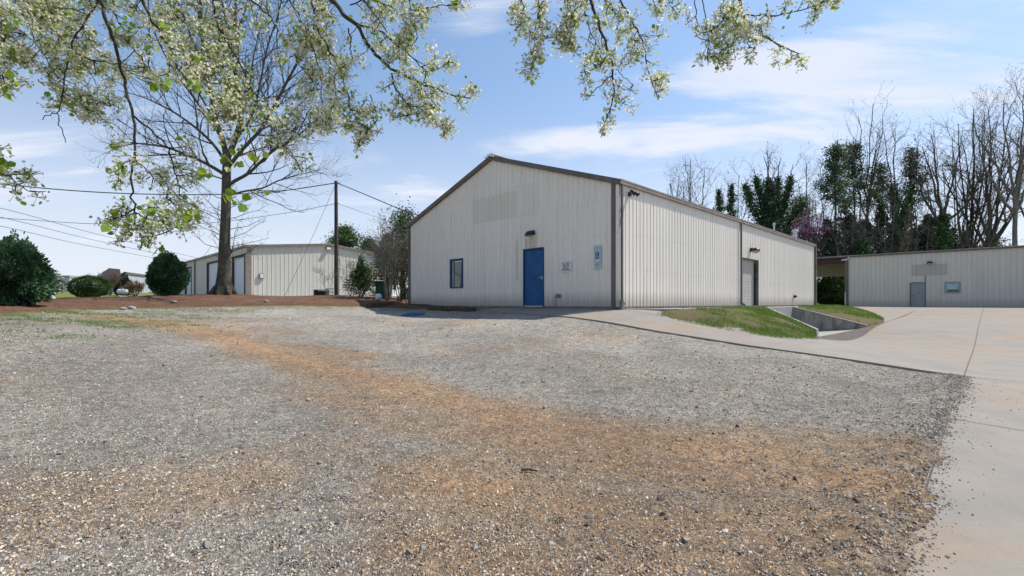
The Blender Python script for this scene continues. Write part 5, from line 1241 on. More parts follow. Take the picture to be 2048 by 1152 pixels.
# (polyline in photo pixels, Y start, Y end, r0, r1, spur density per metre, spur length, clusters, t0, sub-branching)
PB = [
 ([(186,-60),(198,0),(215,50),(232,95),(243,140),(252,180),(268,232),(270,290),(267,321),(263,352),(266,389),(269,424),(270,446),(283,474),(279,500)], 2.5, 2.3, .0095, .003, 5, .07, 2, .58, .0),
 ([(268,232),(280,240),(300,260),(327,280),(339,302),(347,336),(356,364),(375,383)], 2.36, 2.6, .005, .003, 13, .09, 2, .3, .2),
 ([(331,396),(345,405),(359,424),(375,430),(394,433)], 2.55, 2.5, .003, .002, 22, .05, 2, .1, .1), ([(356,364),(338,378),(331,396)], 2.58, 2.55, .003, .003, 18, .06, 2, 0, .1),
 ([(269,425),(285,435),(300,441),(335,443),(345,438)], 2.31, 2.4, .004, .002, 20, .05, 2, .2, .1), ([(268,418),(250,428),(240,435),(215,440)], 2.3, 2.3, .004, .002, 26, .045, 3, .35, .3),
 ([(283,474),(305,474),(325,468),(350,455),(372,450)], 2.31, 2.42, .0035, .002, 24, .05, 3, .05, .2), ([(273,322),(292,338),(312,360),(330,382)], 2.34, 2.5, .003, .002, 16, .06, 2, .3, .1),
 ([(263,318),(250,328),(240,345),(236,362)], 2.33, 2.3, .003, .002, 26, .05, 3, .4, .2),
 ([(205,-40),(195,0),(165,50),(147,82),(141,110),(133,130),(128,160),(123,190),(118,222)], 2.7, 2.5, .006, .003, 7, .09, 2, .2, .15), ([(115,224),(103,228),(85,240)], 2.5, 2.5, .0025, .002, 0, .1, 0, 0, 0), ([(118,222),(116,232),(118,250),(126,270),(132,286)], 2.5, 2.5, .0028, .0018, 0, .1, 0, 0, 0),
 ([(147,108),(180,118),(215,125),(250,138),(285,158),(310,175)], 2.55, 2.8, .004, .002, 12, .10, 2, .1, .3),
 ([(272,-50),(284,0),(300,35),(318,60),(330,90),(350,125),(370,155),(385,182)], 2.5, 2.3, .009, .003, 11, .09, 2, .1, .2), ([(196,-30),(210,0),(240,50),(262,85),(290,130),(302,142)], 2.7, 2.6, .005, .002, 14, .09, 2, .05, .3),
 ([(299,30),(300,60),(299,100),(300,137)], 2.5, 2.5, .003, .002, 14, .05, 2, .4, 0), ([(415,-40),(425,0),(432,45),(455,85),(475,120),(487,145),(502,175),(512,205),(530,240),(552,280)], 2.7, 2.6, .007, .002, 13, .11, 2, 0, .5),
 ([(440,-20),(444,0),(450,32),(445,60),(452,110)], 2.8, 2.7, .004, .002, 18, .1, 2, 0, .4), ([(20,-40),(50,0),(80,32),(110,60),(140,95),(170,130)], 2.8, 2.7, .006, .002, 16, .11, 3, 0, .6),
 ([(40,10),(55,45),(65,75),(80,100),(100,130),(118,158)], 2.75, 2.6, .005, .002, 15, .09, 3, 0, .5), ([(-60,-20),(-20,20),(0,30),(20,60),(10,100)], 2.6, 2.6, .005, .002, 18, .1, 3, 0, .6),
 ([(-70,60),(-30,90),(0,105),(25,120)], 2.5, 2.5, .004, .002, 18, .07, 2, .2, .2), ([(-80,120),(-30,135),(5,150),(25,165)], 2.4, 2.4, .004, .002, 20, .06, 2, .3, .1),
 ([(-90,300),(-40,330),(10,348),(40,372),(66,384)], 2.3, 2.35, .004, .002, 18, .06, 2, .2, .2), ([(-80,290),(-30,310),(6,320)], 2.3, 2.3, .003, .002, 20, .05, 2, .4, 0),
 ([(120,160),(150,185),(175,195),(200,205),(222,212)], 2.6, 2.6, .003, .002, 20, .08, 3, 0, .4), ([(60,-50),(90,0),(130,25),(170,60),(190,90)], 2.9, 2.8, .005, .002, 13, .1, 2, 0, .4),
 ([(480,-50),(500,0),(540,30),(570,80),(600,130),(620,160)], 2.9, 2.8, .006, .002, 12, .12, 2, 0, .4), ([(330,-40),(350,0),(370,40),(385,90),(420,130),(440,170)], 2.8, 2.7, .006, .002, 14, .11, 2, 0, .5),
 ([(380,-30),(400,20),(395,60),(410,100),(400,140)], 2.9, 2.9, .004, .002, 14, .1, 2, 0, .4), ([(460,150),(450,190),(440,230),(425,255)], 2.6, 2.5, .003, .002, 16, .08, 2, 0, .3), ([(502,175),(470,200),(455,235),(462,262)], 2.62, 2.5, .003, .002, 16, .08, 2, 0, .3),
 ([(552,280),(570,290),(590,318),(600,340)], 2.6, 2.6, .0025, .002, 16, .06, 2, 0, .2), ([(538,252),(560,262),(600,255),(640,235),(655,250)], 2.6, 2.8, .003, .002, 16, .09, 2, 0, .3),
 ([(608,-50),(621,0),(629,25),(637,62),(652,87),(669,117),(684,147),(692,180),(700,197)], 2.9, 2.7, .008, .003, 11, .10, 3, .1, .35), ([(560,-40),(580,0),(600,40),(625,90),(640,140),(645,190),(640,240)], 2.8, 2.9, .005, .002, 13, .10, 3, .1, .45),
 ([(640,-50),(655,-8),(687,27),(719,57),(737,90),(762,120),(787,142),(812,152),(844,167),(874,180),(912,195),(945,197)], 3.0, 2.8, .016, .003, 9, .10, 2, .25, .3),
 ([(719,50),(752,57),(787,80),(819,110),(838,128),(854,143)], 2.95, 2.8, .006, .003, 14, .10, 2, .1, .35), ([(784,147),(786,165),(792,182),(812,207),(834,232),(850,240)], 2.85, 2.7, .005, .002, 15, .08, 2, .15, .25),
 ([(812,207),(844,217),(862,235),(882,257),(893,268)], 2.75, 2.7, .0035, .002, 16, .05, 2, .3, .1), ([(700,-50),(732,7),(762,45),(777,70),(800,100)], 2.9, 2.9, .005, .002, 14, .09, 2, .1, .3),
 ([(815,-30),(819,0),(822,27),(832,57),(836,75)], 2.8, 2.8, .004, .002, 16, .08, 2, 0, .3), ([(822,20),(845,17),(880,12),(912,10),(930,0)], 2.8, 2.8, .003, .002, 16, .06, 2, .1, .2),
 ([(697,57),(702,80),(702,100),(705,112),(707,126)], 2.9, 2.9, .005, .0025, 5, .05, 1, .5, 0), ([(692,185),(700,215),(712,240),(740,262)], 2.75, 2.7, .003, .002, 18, .07, 2, .1, .3), ([(740,190),(750,215),(755,240),(735,262),(700,262)], 2.8, 2.7, .003, .002, 18, .07, 2, .2, .2),
 ([(812,150),(830,160),(850,185),(880,218)], 2.8, 2.75, .003, .002, 13, .05, 1, .2, .1), ([(670,150),(672,190),(665,220),(640,270)], 2.7, 2.7, .003, .002, 15, .06, 2, .1, .2),
 ([(854,143),(870,140),(893,128),(897,120)], 2.8, 2.7, .002, .002, 20, .04, 2, .2, 0), ([(700,10),(740,-5),(780,15),(800,30),(850,50)], 2.9, 2.8, .004, .002, 14, .08, 2, 0, .3),
 # group over the roof
 ([(1172,-50),(1181,0),(1191,31),(1205,68),(1219,106),(1227,137),(1228,171),(1224,208),(1212,246),(1202,275)], 2.6, 2.5, .009, .002, 8, .06, 2, .04, .12), ([(1227,147),(1205,167),(1190,182),(1172,200)], 2.53, 2.5, .003, .002, 18, .035, 2, .65, 0),
 ([(1231,138),(1249,157),(1266,172)], 2.53, 2.55, .002, .0015, 15, .03, 2, .7, 0), ([(1228,192),(1240,200),(1256,212)], 2.52, 2.5, .002, .0015, 25, .03, 2, .3, 0), ([(1222,100),(1205,122),(1190,138),(1160,145)], 2.55, 2.5, .003, .002, 24, .05, 2, .1, .1),
 ([(1228,-40),(1239,0),(1260,31),(1280,68),(1290,113),(1297,150),(1311,178),(1316,200)], 2.7, 2.6, .006, .002, 7, .05, 2, .0, .1), ([(1280,70),(1300,71),(1318,73)], 2.66, 2.65, .002, .0015, 22, .03, 2, .6, 0), ([(1284,70),(1272,85),(1268,105)], 2.66, 2.6, .002, .0015, 28, .05, 2, .2, 0),
 ([(1163,-30),(1167,0),(1174,44),(1188,79),(1200,98)], 2.65, 2.6, .004, .002, 16, .07, 2, .1, .2), ([(1150,-20),(1147,44),(1130,65),(1096,79),(1066,80)], 2.7, 2.6, .004, .002, 16, .05, 2, .1, .1), ([(1082,-30),(1078,10),(1072,62),(1065,103),(1063,140)], 2.7, 2.6, .004, .002, 20, .05, 2, .15, .1),
 ([(1040,-20),(1050,20),(1040,45),(1030,62)], 2.7, 2.7, .003, .002, 26, .04, 2, .1, .1), ([(1135,-20),(1134,20),(1132,60),(1140,85)], 2.7, 2.6, .003, .002, 20, .05, 2, .1, .1), ([(1300,-20),(1310,10),(1318,30)], 2.7, 2.7, .002, .0015, 26, .04, 2, .2, 0), ([(1330,-20),(1342,15),(1346,25)], 2.7, 2.7, .002, .0015, 26, .04, 2, .2, 0), ([(1200,-25),(1215,15),(1240,35),(1232,60)], 2.7, 2.7, .003, .002, 18, .06, 2, 0, .2),
 ([(1388,-30),(1391,0),(1393,34),(1392,72),(1400,76),(1410,79)], 2.6, 2.5, .003, .002, 9, .03, 2, .75, 0), ([(1393,33),(1380,42),(1370,50)], 2.6, 2.6, .002, .0015, 22, .03, 2, .5, 0), ([(1400,-30),(1405,0),(1412,40),(1417,96),(1415,118)], 2.6, 2.5, .003, .002, 14, .04, 2, .5, .1),
 ([(1470,-40),(1478,0),(1487,31),(1506,55),(1533,75),(1554,89),(1581,101),(1605,108)], 2.6, 2.6, .010, .002, 12, .05, 2, .1, .15), ([(1489,31),(1530,31),(1564,29),(1602,20),(1643,7),(1675,-2)], 2.6, 2.6, .004, .002, 14, .045, 2, .15, .15),
 ([(1487,31),(1475,65),(1458,96),(1440,100)], 2.6, 2.5, .004, .002, 24, .05, 2, .05, .2), ([(1487,31),(1462,38),(1435,52),(1418,62)], 2.6, 2.5, .003, .002, 24, .05, 2, .1, .1), ([(1500,50),(1493,72),(1500,95),(1515,105)], 2.6, 2.5, .003, .002, 20, .04, 2, .2, .1),
]
mainpts = []
for (px, Y0, Y1, r0, r1, dn, Ls, nc, t0, sub) in PB:
    Q, Rr, L = pearpath(px, Y0, Y1, r0, r1); twigs.add(Q, Rr, 6)
    if px[0][1] < 0 or px[0][0] < 0: mainpts.append((Q[0], Q[0]-Q[1], r0))
    if dn: dress(Q, L, dn*1.45, Ls, nc, t0, 1.0, sub)
# limbs above the frame, and the trunk behind the camera
TR_ = Tubes()
def gl(a, b, r0, r1, sag=.1, n=9, k=8):
    a, b = np.array(a, float), np.array(b, float); u = np.linspace(0, 1, n)[:, None]; P = a*(1-u)+b*u; P[:, 2] += (sag*4*u*(1-u))[:, 0]; TR_.add(P, np.linspace(r0, r1, n), k); return P
TR_.add(np.array([[0, 0, -.1], [0.02, 0, .4], [0, .03, 1.0], [.05, .1, 1.7]]), [.24, .17, .15, .14], 14)
hubs = []
for b in ((.9, 3.6, 4.0), (2.6, 4.2, 4.1), (4.3, 4.2, 4.0), (-1.2, 3.2, 4.0), (-.3, 5.4, 4.9), (1.6, 5.6, 5.2), (-2.4, .8, 4.3), (1.8, -1.6, 4.4), (-.8, -2.2, 4.2)):
    P = gl((.05, .1, 1.6), b, .085, .025, .45); hubs.append(P)
allh = np.vstack(hubs)
for q0, dq, r in mainpts:
    cand = allh[(allh[:, 2] > q0[2]+.05)]; j = np.argmin(np.linalg.norm(cand-q0, axis=1)+.0*cand[:, 2]); a = cand[j]; u = np.linspace(0, 1, 7)[:, None]
    c1 = q0+nrm(dq)*np.linalg.norm(a-q0)*.45; P = (1-u)**2*a+2*u*(1-u)*c1+u*u*q0; TR_.add(P, np.linspace(max(.014, r*1.15), r, 7), 6)
for P in hubs:                                    # blossom above the frame too
    for k in range(3, 9):
        for _ in range(6):
            p = P[k]+PT.r.normal(0, .25, 3)
            X_, Y_, Z_ = p+poff
            if Y_ > .3 and Z_/Y_ < .70: continue
            TR_.add(np.array([P[k], (P[k]+p)/2+[0, 0, .05], p]), [.008, .005, .003], 4)
            for _2 in range(3): clusters.append(p+PT.r.normal(0, .08, 3)); leafp.append(p+PT.r.normal(0, .08, 3))
TR_.build('trunk', M['bark_pear'], pear); twigs.build('branches', M['bark_pear'], pear)
cl = np.array(clusters); nf = 22; g = np.random.default_rng(4)
dirs = nrm(g.normal(0, 1, (len(cl), nf, 3))); rad = g.uniform(.016, .052, (len(cl), nf, 1)); fc = (cl[:, None]+dirs*rad); fn = nrm(dirs+g.normal(0, .5, dirs.shape))
keep = g.random((len(cl), nf)) < g.uniform(.55, 1, (len(cl), 1)); fc = fc[keep]; fn = fn[keep]; n = len(fc)
u_ = nrm(np.cross(fn, g.normal(0, 1, (n, 3)))); w_ = np.cross(fn, u_)
fs = g.uniform(.006, .0095, (n, 1)); Vp = []
for k in range(5):
    a = 2*math.pi*k/5; d = u_*math.cos(a)+w_*math.sin(a); e = -u_*math.sin(a)+w_*math.cos(a)
    Vp.append(np.stack([fc, fc+d*fs*.6+e*fs*.42+fn*fs*.25, fc+d*fs*1.15+fn*fs*.35, fc+d*fs*.6-e*fs*.42+fn*fs*.25], 1))
Vp = np.stack(Vp, 1).reshape(-1, 3); Fp = np.arange(len(Vp)).reshape(-1, 4)
tn = np.repeat(g.uniform(.80, 1.08, (n, 1)), 5, 0)*np.array([[1, 1, .985]]); npmesh('blossom', Vp, Fp, M['petal'], pear, False, {'tint': tn})
# stalks, calyces and dark anthers inside each cluster
st = Tubes(); idx = np.where(keep)[0]
sp_ = cl[idx]; m2 = g.random(n) < .8
Vs, Fs = leaves(fc[m2]+fn[m2]*.002, .0045, fn[m2]*3, .5, .3, 8); npmesh('anthers', Vs, Fs, M['dry'], pear, False, {'tint': tints(len(Fs), .35, .8, 9)})
a_ = sp_[m2]; b_ = fc[m2]; wv = nrm(np.cross(b_-a_, g.normal(0, 1, a_.shape)))*.0013
Vs = np.stack([a_-wv, b_-wv, b_+wv, a_+wv], 1).reshape(-1, 3); npmesh('stalks', Vs, np.arange(len(Vs)).reshape(-1, 4), M['pearleaf'], pear, False, {'tint': tints(len(Vs)//4, .5, 1.0, 9)})
lp = np.array(leafp); k = g.integers(1, 5, len(lp)); lq = np.repeat(lp, k, 0); lq = lq+g.normal(0, .022, lq.shape)
ls = g.uniform(.012, .027, len(lq)); big = g.random(len(lq)) < .14; ls[big] *= 1.35
foliage('foliage', lq, ls, M['pearleaf'], pear, .75, 1.5, 5, .8, droop=.7, shape='round')
def leafcluster(px, py, n, s, Y, spread):
    out = []
    for i in range(n): out.append(np.array(at(px+g.normal(0, spread), py+g.normal(0, spread*.6), Y+g.normal(0, .05)))-poff)
    return np.array(out)
LC = [(460,300,7,26),(500,300,5,14),(455,395,6,14),(490,385,9,18),(385,165,7,16),(470,330,4,12),(320,165,6,12),(305,95,6,12),(240,330,6,10),(235,440,8,14),(370,437,8,12),(395,433,6,8),(312,487,6,10),(15,170,9,14),(10,325,5,8),(400,345,5,8),(345,445,5,8),(290,420,6,12)]
lc = np.vstack([leafcluster(a, b, n_, .04, 2.25, s) for a, b, n_, s in LC]); foliage('foliage', lc, .036, M['pearleaf'], pear, .6, 1.2, 12, .9, droop=.9, shape='round')

# ------------------------------------------------------------------ shrubs
def lumpy(nr, seed, f=3.0, amp=.12):
    g = np.random.default_rng(seed); k = g.normal(0, f, (14, 3)); ph = g.uniform(0, 6.28, 14); return amp*np.sin(nr @ k.T+ph).sum(1)/3.5
def shrub(name, px, py, Y, rx, h, n, leaf, m, label, group=None, shape='egg', seed=1, lo=.5, hi=1.7, amp=.12, shell=.6, cat='shrub', zb=None, core=.70):
    p = at(px, py, Y); z = base_z(p.x, p.y) if zb is None else zb; t = thing(name, (p.x, p.y, z), label, cat, group); g = np.random.default_rng(seed)
    nr_ = nrm(g.normal(0, 1, (n, 3))); zz_ = nr_[:, 2]
    def shp(nr_, f):
        c = (nr_[:, 2]+1)/2
        if shape == 'egg': w = np.sqrt(np.clip(1-nr_[:, 2]**2, 0, 1))*np.interp(c, [0, .3, 1], [1.14, 1.14, .86])
        elif shape == 'cone': w = np.sqrt(np.clip(1-nr_[:, 2]**2, 0, 1))*np.interp(c, [0, .25, 1], [1.15, 1.15, .45])
        else: w = np.sqrt(np.clip(1-nr_[:, 2]**2, 0, 1))
        a = np.arctan2(nr_[:, 1], nr_[:, 0]); f = f*(1+lumpy(nr_, seed, 3, amp)+lumpy(nr_, seed+5, 9, amp*.5))
        return np.stack([np.cos(a)*w*rx*f, np.sin(a)*w*rx*f, h*.5+h*.5*nr_[:, 2]*f+.02], -1)
    rf = shell+(1-shell)*g.random(n)**.45; rf *= np.where(g.random(n) < .06, g.uniform(1.0, 1.12, n), 1); P = shp(nr_, rf); P[:, 2] = np.maximum(P[:, 2], .02)
    cl_ = np.clip(1+lumpy(nr_, seed+9, 6, .35), .5, 1.6)
    foliage('foliage', P, leaf, m, t, lo, hi, seed, .55, nr_*1.2+[0, 0, .3], clump=cl_)
    un, vn = 28, 18; th = np.linspace(0, 2*np.pi, un, endpoint=False); ph_ = np.linspace(-1.5, 1.5, vn); TT, PP = np.meshgrid(th, ph_)
    q = np.stack([np.cos(PP)*np.cos(TT), np.cos(PP)*np.sin(TT), np.sin(PP)], -1).reshape(-1, 3); qc = shp(q, np.full(len(q), core)); ii = np.arange(un*vn).reshape(vn, un)
    Fc = np.stack([ii[:-1], np.roll(ii[:-1], -1, 1), np.roll(ii[1:], -1, 1), ii[1:]], -1).reshape(-1, 4); npmesh('inner_foliage', qc, Fc, m, t, False, {'tint': np.full((len(qc), 3), .8)})
    T_ = Tree(seed); cfg = dict(BARE, max=2, n=(0, 6, 4), len=(0, h*.4, h*.2), rad=(0, .02, .01), ang=(20, 50))
    for k in range(5): a = k*1.3; T_.grow(np.array([0, 0, -.1]), nrm(np.array([math.cos(a)*.4, math.sin(a)*.4, 1.0])), h*.75, .03, 1, cfg)
    T_.t.build('stems', M['bark'], t); return t
shrub('camellia_bush', 26, 622, 14.0, .78, 1.80, 15000, .09, M['camellia'], 'large dark glossy evergreen bush at the far left edge', 'glossy evergreen bushes', seed=3, amp=.20, shell=.55, hi=2.0)
shrub('camellia_bush', 334, 603, 21.0, .67, 1.78, 13000, .085, M['camellia'], 'egg shaped glossy evergreen bush in front of the storage building doors', 'glossy evergreen bushes', seed=8, amp=.10, shell=.6, hi=2.0)
shrub('boxwood_bush', 179, 605, 22.0, .73, 1.02, 14000, .045, M['boxwood'], 'round clipped boxwood bush between the two glossy bushes', None, 'ball', seed=12, amp=.05, shell=.75)
shrub('holly_bush', 722, 599, 26.0, .85, 2.2, 5500, .075, M['boxwood'], 'conical dark evergreen shrub beside the green bin', None, 'cone', seed=14, amp=.28, shell=.3, lo=.3, hi=1.2, core=.5)
for px, pt_, rxp, lb, sd in ((236, 556, 7, 'slim conifer left of the propane tank', 2), (252, 553, 12, 'broader dark conifer behind the propane tank', 4)):
    Yk = 54; hh = (591-pt_)/F*Yk; shrub('conifer_shrub', px, 591, Yk, rxp/F*Yk, hh, 2500, .14, M['conifer'], lb, 'conifers by the propane tank', 'cone', sd, .5, 1.6, .15, .4, zb=zat(591, Yk))
def twigbush(name, px, py, Y, h, spread, label, seed, nst=9, m='bark_far', leaf=None, group=None, z=None, cat='shrub', leafm='dry', nleaf=.6, r0=.02, leafs=.05):
    p = at(px, py, Y); z = base_z(p.x, p.y) if z is None else z; t = thing(name, (p.x, p.y, z), label, cat, group); T_ = Tree(seed)
    cfg = dict(BARE, max=4, n=(0, 5, 5, 4), len=(0, h*.42, h*.24, h*.12), rad=(0, .014, .008, .005), ang=(18, 48), up=(.03, .06, .05, .05), wob=(.06, .12, .18, .2), t0=(0, .35, .15, .1))
    for k in range(nst):
        a = 2*math.pi*k/nst+T_.r.uniform(-.3, .3); s_ = T_.r.uniform(.3, 1)*spread/h; T_.grow(np.array([.08*math.cos(a), .08*math.sin(a), -.1]), nrm(np.array([math.cos(a)*s_, math.sin(a)*s_, 1.])), h*T_.r.uniform(.65, .95), r0, 1, cfg)
    T_.t.build('stems', M[m], t)
    if nleaf: tp = np.array(T_.tips); tp = np.repeat(tp, 3, 0)+T_.r.normal(0, .06, (len(tp)*3, 3)); tp = tp[T_.r.random(len(tp)) < nleaf]; foliage('foliage', tp, leafs, M[leafm], t, .5, 1.4, seed)
    return t
twigbush('bare_shrub', 775, 606, 24.6, 4.1, 1.05, 'tall many stemmed bare shrub against the left corner of the main building', 31, 12, 'bark_pale', nleaf=.35, r0=.035)
twigbush('bare_shrub', 800, 600, 26.2, 3.4, .8, 'second bare shrub with olive leaves tight behind the wall corner', 35, 9, 'bark_far', leafm='olive', nleaf=1.0, r0=.03, leafs=.07)
twigbush('sapling', 703, 598, 29.0, 2.5, .9, 'thin bare sapling just right of the utility pole', 32, 6, 'bark_pale', nleaf=.2, r0=.015)
twigbush('sapling', 655, 598, 29.5, 2.0, .8, 'thin bare sapling over the wire crate', 39, 3, 'bark_pale', nleaf=.2, r0=.012)
for px, w_, h_, lb, sd in ((216, 2.2, 2.6, 'bare brown thicket under the dark fascia', 41), (270, 1.2, 1.6, 'low bare brown thicket right of the propane tank', 42)):
    twigbush('bare_thicket', px, 592, 53, h_, w_, lb, sd, 16, 'bark_pale', group='bare thickets beyond the road', z=zat(592, 53), nleaf=.9, leafs=.1, r0=.035)
# low leaf litter plants by the wall corner
twigbush('low_shrub', 818, 604, 24.6, .9, .5, 'low twiggy shrub at the foot of the left wall corner', 44, 8, 'bark_far', nleaf=1, leafs=.06, leafm='olive', r0=.012)

# ------------------------------------------------------------------ woodland trees
def wood_bare(px, top, spread, Y, label, seed, lean=0.0, r=.22, ivy=None, dens=1.0, m='bark_far', fork=.45, name='bare_tree', nl=5, group='bare trees behind the buildings', zb=-.6, twl=1.0, buds=.5):
    Y = Y+8; p = at(px, HY, Y); t = thing(name, (p.x, p.y, zb), label, 'tree', group); T_ = Tree(seed); Ht = zat(top, Y)-zb; g = T_.r
    Wd = spread/F*Y; fz = Ht*fork; k = 8; lx = lean/F*Y
    u = np.linspace(0, 1, k); r = r*.8; P = np.stack([lx*u*fork+g.normal(0, .05, k)*u, g.normal(0, .05, k)*u, fz*u-.0], -1); T_.trunk.add(P, np.interp(u, [0, .1, 1], [r*1.35, r, r*.7]), 9)
    cfg = dict(max=4, n=(0, int(6*dens+.5), int(5*dens+.4), 3), t0=(0, .22, .15, .15), ang=(25, 58), len=(0, Ht*.20*twl, Ht*.10*twl, Ht*.055*twl), rad=(0, .07, .035, .02), wob=(.05, .1, .13, .17), up=(.02, .07, .07, .06), rmin=.008, r5=.06, lift=.3)
    stems = []
    for i in range(nl):                          # ascending leaders
        a = (i+.5)/nl*2-1; tx = a*Wd*.5+lx; ty = g.uniform(-.4, .4)*Wd*.5; tz = Ht*(1-.30*abs(a)**1.5*g.uniform(.6, 1.4)); s0 = P[-1]+[0, 0, 0] if i % 2 else P[-2]
        n_ = 9; v = np.linspace(0, 1, n_)[:, None]; mid = np.array([tx*.65+P[-1][0]*.35, ty*.65, fz+(tz-fz)*.38]); Q = (1-v)**2*s0+2*v*(1-v)*mid+v*v*np.array([tx, ty, tz]); Q[1:] += g.normal(0, Ht*.008, (n_-1, 3)).cumsum(0)*.6
        rr_ = np.linspace(r*.62, .03, n_); T_.trunk.add(Q, rr_, 6); L = np.linalg.norm(np.diff(Q, axis=0), axis=1).sum(); T_.spawn(Q, rr_, L, 1, cfg); stems.append(Q)
    T_.trunk.build('trunk', M[m], t); T_.t.build('twigs', M[m], t)
    if buds: tp = np.array(T_.tips); tp = np.repeat(tp, 2, 0)+g.normal(0, .15, (len(tp)*2, 3)); tp = tp[g.random(len(tp)) < buds]; foliage('foliage', tp, .13, M['dry'], t, .5, 1.3, seed)
    if ivy:
        h0, h1, thick, on_st = ivy; pts = []; H_ = lambda f: f*Ht
        n_ = int(5200*thick); hz_ = g.uniform(h0*Ht, min(h1*Ht, fz) if not on_st else fz, n_); cx_ = np.interp(hz_, P[:, 2], P[:, 0]); cy_ = np.interp(hz_, P[:, 2], P[:, 1]); a = g.uniform(0, 6.28, n_); rad_ = (r+.35*thick*(1+.5*np.sin(hz_*1.7+seed)+.3*np.sin(hz_*4.1)))*g.random(n_)**.5
        pts.append(np.stack([cx_+np.cos(a)*rad_, cy_+np.sin(a)*rad_, hz_], -1))
        if on_st:
            for Q in stems:
                zc = min(h1*Ht, Q[-1, 2]); n2_ = int(1700*thick); x = g.uniform(Q[0, 2], max(zc, Q[0, 2]+.1), n2_); c_ = np.stack([np.interp(x, Q[:, 2], Q[:, j]) for j in range(3)], -1); fall = 1-.55*(x-fz)/max(.1, h1*Ht-fz)
                pts.append(c_+nrm(g.normal(0, 1, (n2_, 3)))*(.38*thick*fall*np.exp(g.normal(0, .45, n2_)))[:, None])
        pts = np.vstack(pts); foliage('ivy', pts, .2, M['ivy'], t, .45, 1.8, seed, .8, clump=np.clip(1+.35*np.sin(pts[:, 2]*3+pts[:, 0]*4), .5, 1.5))
    return t
def conifer(px, top, bot, wpx, Y, label, seed, m='conifer', name='evergreen_tree', n=7000, pine=False, group='evergreens behind the buildings', zb=-.6, leaf=.22):
    Y = Y+(6.5 if px > 1300 else 0); p = at(px, HY, Y); t = thing(name, (p.x, p.y, zb), label, 'tree', group); g = np.random.default_rng(seed); Ht = zat(top, Y)-zb; zc = zat(bot, Y)-zb; Wd = wpx/F*Y/2
    T_ = Tubes(); k = 7; u = np.linspace(0, 1, k); P = np.stack([g.normal(0, .06, k)*u, g.normal(0, .06, k)*u, Ht*u*.97], -1); T_.add(P, np.interp(u, [0, 1], [.2, .03]), 8)
    T_.build('trunk', M['bark_far'], t); B_ = Tubes(); pts = []
    nb = 46 if pine else 85
    for i in range(nb):
        f = (i+g.random())/nb; z = zc+(Ht-zc)*min(1, f+g.uniform(-.02, .02)); a = g.uniform(0, 6.28)
        L = Wd*((1-f)**.55*(.55+.45*math.sin(math.pi*min(1, f*1.6+.1))) if pine else (1-f)**.8+.06)*g.uniform(.4, 1.45); dz = (.15 if pine else -.12)
        v = np.linspace(0, 1, 4)[:, None]; Q = np.array([0, 0, z])+v*np.array([math.cos(a)*L, math.sin(a)*L, dz*L])+np.concatenate([np.zeros((4, 2)), .12*L*v*v], 1); B_.add(Q, np.linspace(.035, .012, 4), 3)
        if pine:
            nc = max(2, int(L*2.2)); 
            for j in range(nc): c = Q[-1]*(1-.28*j/nc)+Q[1]*(.28*j/nc)+g.normal(0, .2, 3); q_ = int(n/nb/nc); pts.append(c+g.normal(0, 1, (q_, 3))*[.36, .36, .22]*np.exp(g.normal(0, .35, (q_, 1))))
        else:
            q_ = int(n/nb); s = g.random(q_)**.6; c = Q[0]*(1-s)[:, None]+Q[-1]*s[:, None]; pts.append(c+g.normal(0, 1, (q_, 3))*[.16, .16, .12]*(.6+L*.5))
    B_.build('branches', M['bark_far'], t); pts = np.vstack(pts); cp = np.clip(1+.4*np.sin(pts[:, 2]*2.3+pts[:, 0]*3+seed), .5, 1.5)
    foliage('foliage', pts, leaf, M[m], t, .4, 1.7, seed, .5, clump=cp); return t
YW = 52
wood_bare(1388, 318, 125, 50, 'wide forked bare tree rising behind the main roof, farthest left of the wood', 101, r=.2, fork=.5, dens=1.0)
wood_bare(1352, 355, 60, 53, 'small dense bare tree left of the wide forked one', 102, r=.14, fork=.5)
for px, tp_, sd, lb in ((1437, 380, 1, 'left one of two slim ivy columns behind the main roof'), (1463, 370, 2, 'right one of two slim ivy columns behind the main roof')):
    conifer(px, tp_, 480, 34, 50, lb, sd+60, 'ivy', 'ivy_clad_tree', 3800, leaf=.2, group='slim ivy columns')
wood_bare(1475, 345, 70, 54, 'thin bare tree with a rounded crown between the ivy columns and the big ivy tree', 104, r=.12, fork=.55)
wood_bare(1548, 290, 120, 50, 'large ivy smothered tree with bare crown behind the main roof', 105, r=.3, ivy=(0, .80, 1.7, True), fork=.48, nl=7, name='ivy_clad_tree', dens=.9)
conifer(1540, 375, 520, 95, 50.5, 'dark broad evergreen mass inside the big ivy tree', 205, 'conifer', n=9000, leaf=.2)
wood_bare(1618, 318, 90, 55, 'slender bare tree above the pink redbud', 107, r=.15, fork=.42, nl=4)
wood_bare(1650, 340, 80, 58, 'distant bare tree between redbud and tall pine', 108, r=.15, fork=.42, nl=4)
conifer(1600, 395, 520, 110, 58, 'olive green rounded tree behind the redbud', 207, 'olive', n=7000, pine=True, leaf=.22)
rb = wood_bare(1620, 425, 72, 46, 'small tree covered in pink redbud blossom above the main roof end', 109, r=.08, fork=.45, nl=6, name='redbud_tree', group='flowering redbuds', buds=0, m='bark_far')
g = np.random.default_rng(77); zr = zat(455, 54)+.6; q = nrm(g.normal(0, 1, (1800, 3)))*(g.random((1800, 1))**.5)*[2.0, 1.8, 2.0]+[0, 0, zr]; q = q[(np.sin(q[:, 0]*4)+np.sin(q[:, 2]*5+1)+np.sin(q[:, 1]*3)) > -.6]; foliage('blossom', q, .17, M['redbud'], rb, .8, 1.7, 6)
conifer(1671, 293, 410, 62, 48, 'tall dark pine just right of the redbud', 211, 'pine', 'pine_tree', 6500, True)
conifer(1708, 290, 420, 84, 52, 'second tall pine with broad airy crown', 212, 'pine', 'pine_tree', 7500, True)
